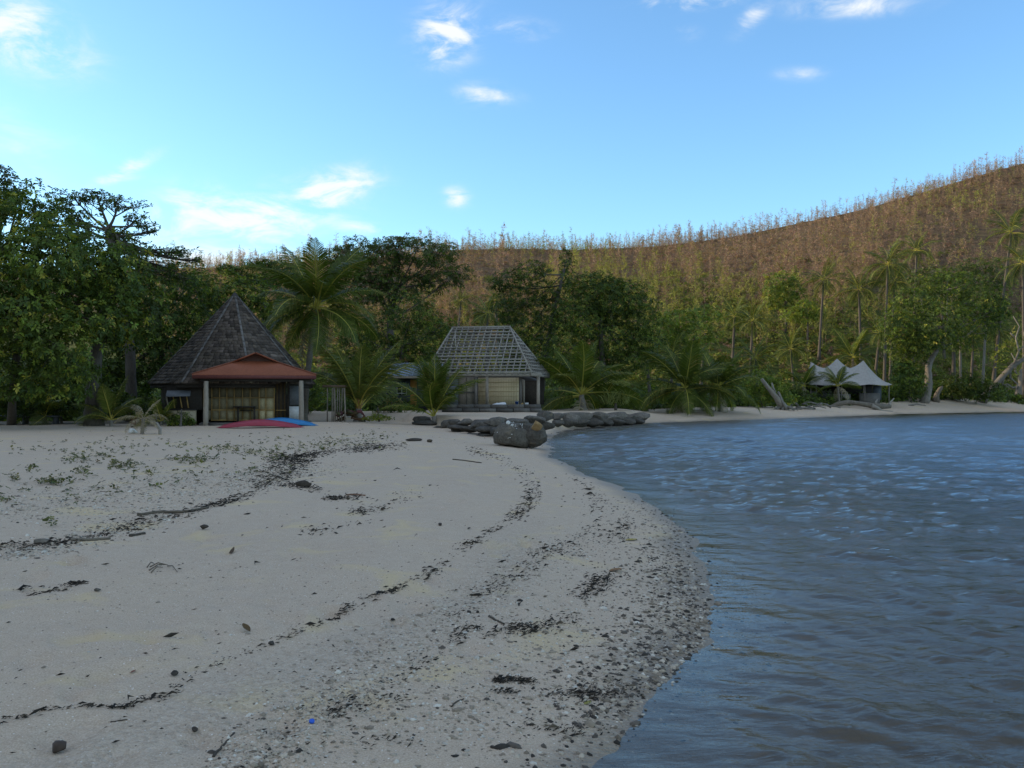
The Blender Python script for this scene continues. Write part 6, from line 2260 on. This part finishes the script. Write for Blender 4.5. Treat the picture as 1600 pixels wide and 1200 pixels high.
# ------------------------------------------------------------------ driftwood of the far beach, and the things left of the hut
q_ = at_ground(1222, ray_ground(1192, 637)[1] - 2.2)
lg = thing("fallen_tree", q_, "grey broken trunk slanting up from the green beach shrub", "log")
mb = MB()
mb.tube([P(1190, 592, q_[1] - 1.2), P(1200, 605, q_[1] - 1.1), P(1212, 620, q_[1] - .9), P(1219, 630, q_[1] - .6), q_ + (.2, -.3, -.1)], [.13, .18, .24, .32, .42], 9, wob=.1, tint=(.85, .83, .8))
mb.tube([P(1216, 612, q_[1] - .9), P(1222, 628, q_[1] - .8), P(1228, 639, q_[1] - .9)], [.10, .16, .12], 6, tint=(.7, .7, .7))
mb.tube([P(1206, 598, q_[1] - 1), P(1208, 606, q_[1] - 1), P(1211, 613, q_[1] - .9)], [.06, .10, .1], 6, tint=(.8, .8, .8))
part("trunk", mb, M_driftwood, lg, smooth=True)
mb = MB()
for k in range(7):
    a_ = rng.uniform(-2.6, .2)
    mb.tube([q_ + (.1, -.3, .25), q_ + (math.cos(a_) * .7, math.sin(a_) * .5 - .3, .18), q_ + (math.cos(a_) * 1.3, math.sin(a_) * .8 - .3, -.05)], [.16, .11, .04], 6, tint=(.6, .6, .6))
part("roots", mb, M_driftwood, lg, smooth=True)
q_ = ray_ground(1372, 641)
lg = thing("driftwood_log", q_, "long pale driftwood log lying before the tent on the far beach", "log")
mb = MB()
mb.tube([P(x, y, q_[1] + .3) for x, y in ((1298, 636), (1310, 631), (1325, 628.5), (1340, 630), (1355, 632.5), (1368, 635), (1392, 635))], [.2, .24, .24, .24, .27, .30, .18], 9, wob=.12, tint=(.55, .52, .48))
mb.tube([P(x, y, q_[1] + .1) for x, y in ((1362, 634), (1372, 638), (1380, 643), (1395, 643))], [.25, .17, .12, .06], 7, wob=.1)
mb.tube([P(x, y, q_[1] + .3) for x, y in ((1368, 634), (1369, 627), (1371, 624))], [.14, .10, .06], 6)
mb.tube([P(x, y, q_[1] + .3) for x, y in ((1388, 635), (1391, 629), (1397, 622))], [.15, .09, .05], 6)
part("trunk", mb, M_driftwood, lg, smooth=True)
q_ = ray_ground(1262, 640)
lg = thing("brush_heap", q_, "tangle of dark broken branches between the slanting trunk and the pale log", "branches")
for k in range(16):
    a_ = q_ + (rng.uniform(-2.2, 2.2), rng.uniform(-.4, .8), rng.uniform(0, .5))
    b_ = a_ + (rng.uniform(-1.3, 1.3), rng.uniform(-.5, .5), rng.uniform(-.2, .5))
    a_[2], b_[2] = max(a_[2], q_[2]), max(b_[2], q_[2] + .05)
    part("branch", MB().tube([a_, (a_ + b_) / 2 + (0, 0, .1), b_], [.09, .07, .04], 6, tint=tv(.3, .9)), M_driftwood, lg, smooth=True)
for px, py, L_, lab in ((1245, 640, 1.5, "dark branch lying flat left of the branch tangle"), (1420, 634, 1.8, "dark branch lying on the sand left of the twisted trunk's foot"), (1400, 626, 1.2, "pale crooked branch at the right end of the long log")):
    q_ = ray_ground(px, py)
    whole("branch", MB().tube([q_, q_ + (L_ * .5, .1, .18), q_ + (L_, -.1, .02)], [.12, .10, .05], 7, tint=tv(.4, .8), wob=.1), M_driftwood, q_, lab, "branch", smooth=True)
# stump of the split wood beside the twisted trunk
q_ = ray_ground(1462, 628)
whole("stump", MB().tube([q_ - (0, 0, .1), q_ + (.1, 0, .8), q_ + (.5, 0, 1.5), q_ + (.8, 0, 1.75)], [.42, .30, .22, .10], 9, wob=.15, tint=(.8, .75, .7)), M_pale_bark, q_, "split dark stump leaning right beside the twisted trunk", "stump", smooth=True)
# bent root and ball by the hut
q_ = ray_ground(250, 679)
whole("bent_root", MB().tube([q_ - (0, 0, .1), P(250, 670, q_[1]), P(246, 662, q_[1]), P(238, 658, q_[1])], [.07, .06, .045, .03], 8, wob=.08), M_driftwood, q_, "curved grey root sticking out of the sand before the hut", "root", smooth=True)
q_ = at_ground(245, 45.2)
pl = thing("float_on_post", q_, "pale round float on a thin post left of the cream panel", "float")
c_ = P(243.5, 643.5, 45.2)
part("post", MB().tube([q_, (c_[0], c_[1], c_[2])], .025, 6), M_driftwood, pl)
part("ball", MB().lathe([(.015, -.13), (.09, -.10), (.13, 0), (.09, .10), (.015, .13)], tuple(c_), 14), M_beige, pl, smooth=True)
q_ = at_ground(209, 46.0)
whole("red_bucket", MB().lathe([(.10, 0), (.15, .30), (.165, .30), (.165, .33), (.14, .33), (.09, .03)], tuple(q_), 14), M_red, q_, "small red bucket in the shade behind the withered palm", "bucket", smooth=True)
q_ = ray_ground(545, 652.5)
whole("white_jug", MB().lathe([(.06, 0), (.075, .02), (.075, .13), (.03, .17), (.03, .2), (.01, .2)], tuple(q_), 12), M_chalk, q_, "small white jug on the sand left of the orange stalked palm", "jug", smooth=True)
# heap of husks and dead fronds round the foot of the orange-stalked palm
q_ = at_ground(552, 51.0)
hp = thing("frond_litter", q_, "brown heap of dead fronds and husks at the foot of the orange stalked palm", "palm litter")
for k in range(16):
    c_ = q_ + (rng.normal(0, .55), rng.uniform(-.5, .2), rng.uniform(.05, .7) * .8)
    part("husk", MB().tube([c_, c_ + (rng.normal(0, .25), rng.normal(0, .15), rng.uniform(-.1, .25)), c_ + (rng.normal(0, .4), rng.normal(0, .2), rng.uniform(-.25, .1))], [.10, .12, .03], 7, tint=(rng.uniform(1, 2.4), rng.uniform(.9, 1.9), rng.uniform(.8, 1.6)), wob=.2), M_husk, hp, smooth=True)
# shade boards and a pale bench far left
q_ = at_ground(40, 47.0)
bn = thing("bench", q_, "low grey bench in the shade at the far left of the beach top", "bench")
part("seat", MB().box(q_ + (0, 0, .42), (3.6, .5, .08)), M_grey, bn)
for sx_ in (-1.6, 0, 1.6):
    part("leg", MB().box(q_ + (sx_, 0, .19), (.12, .4, .40)), M_grey, bn)
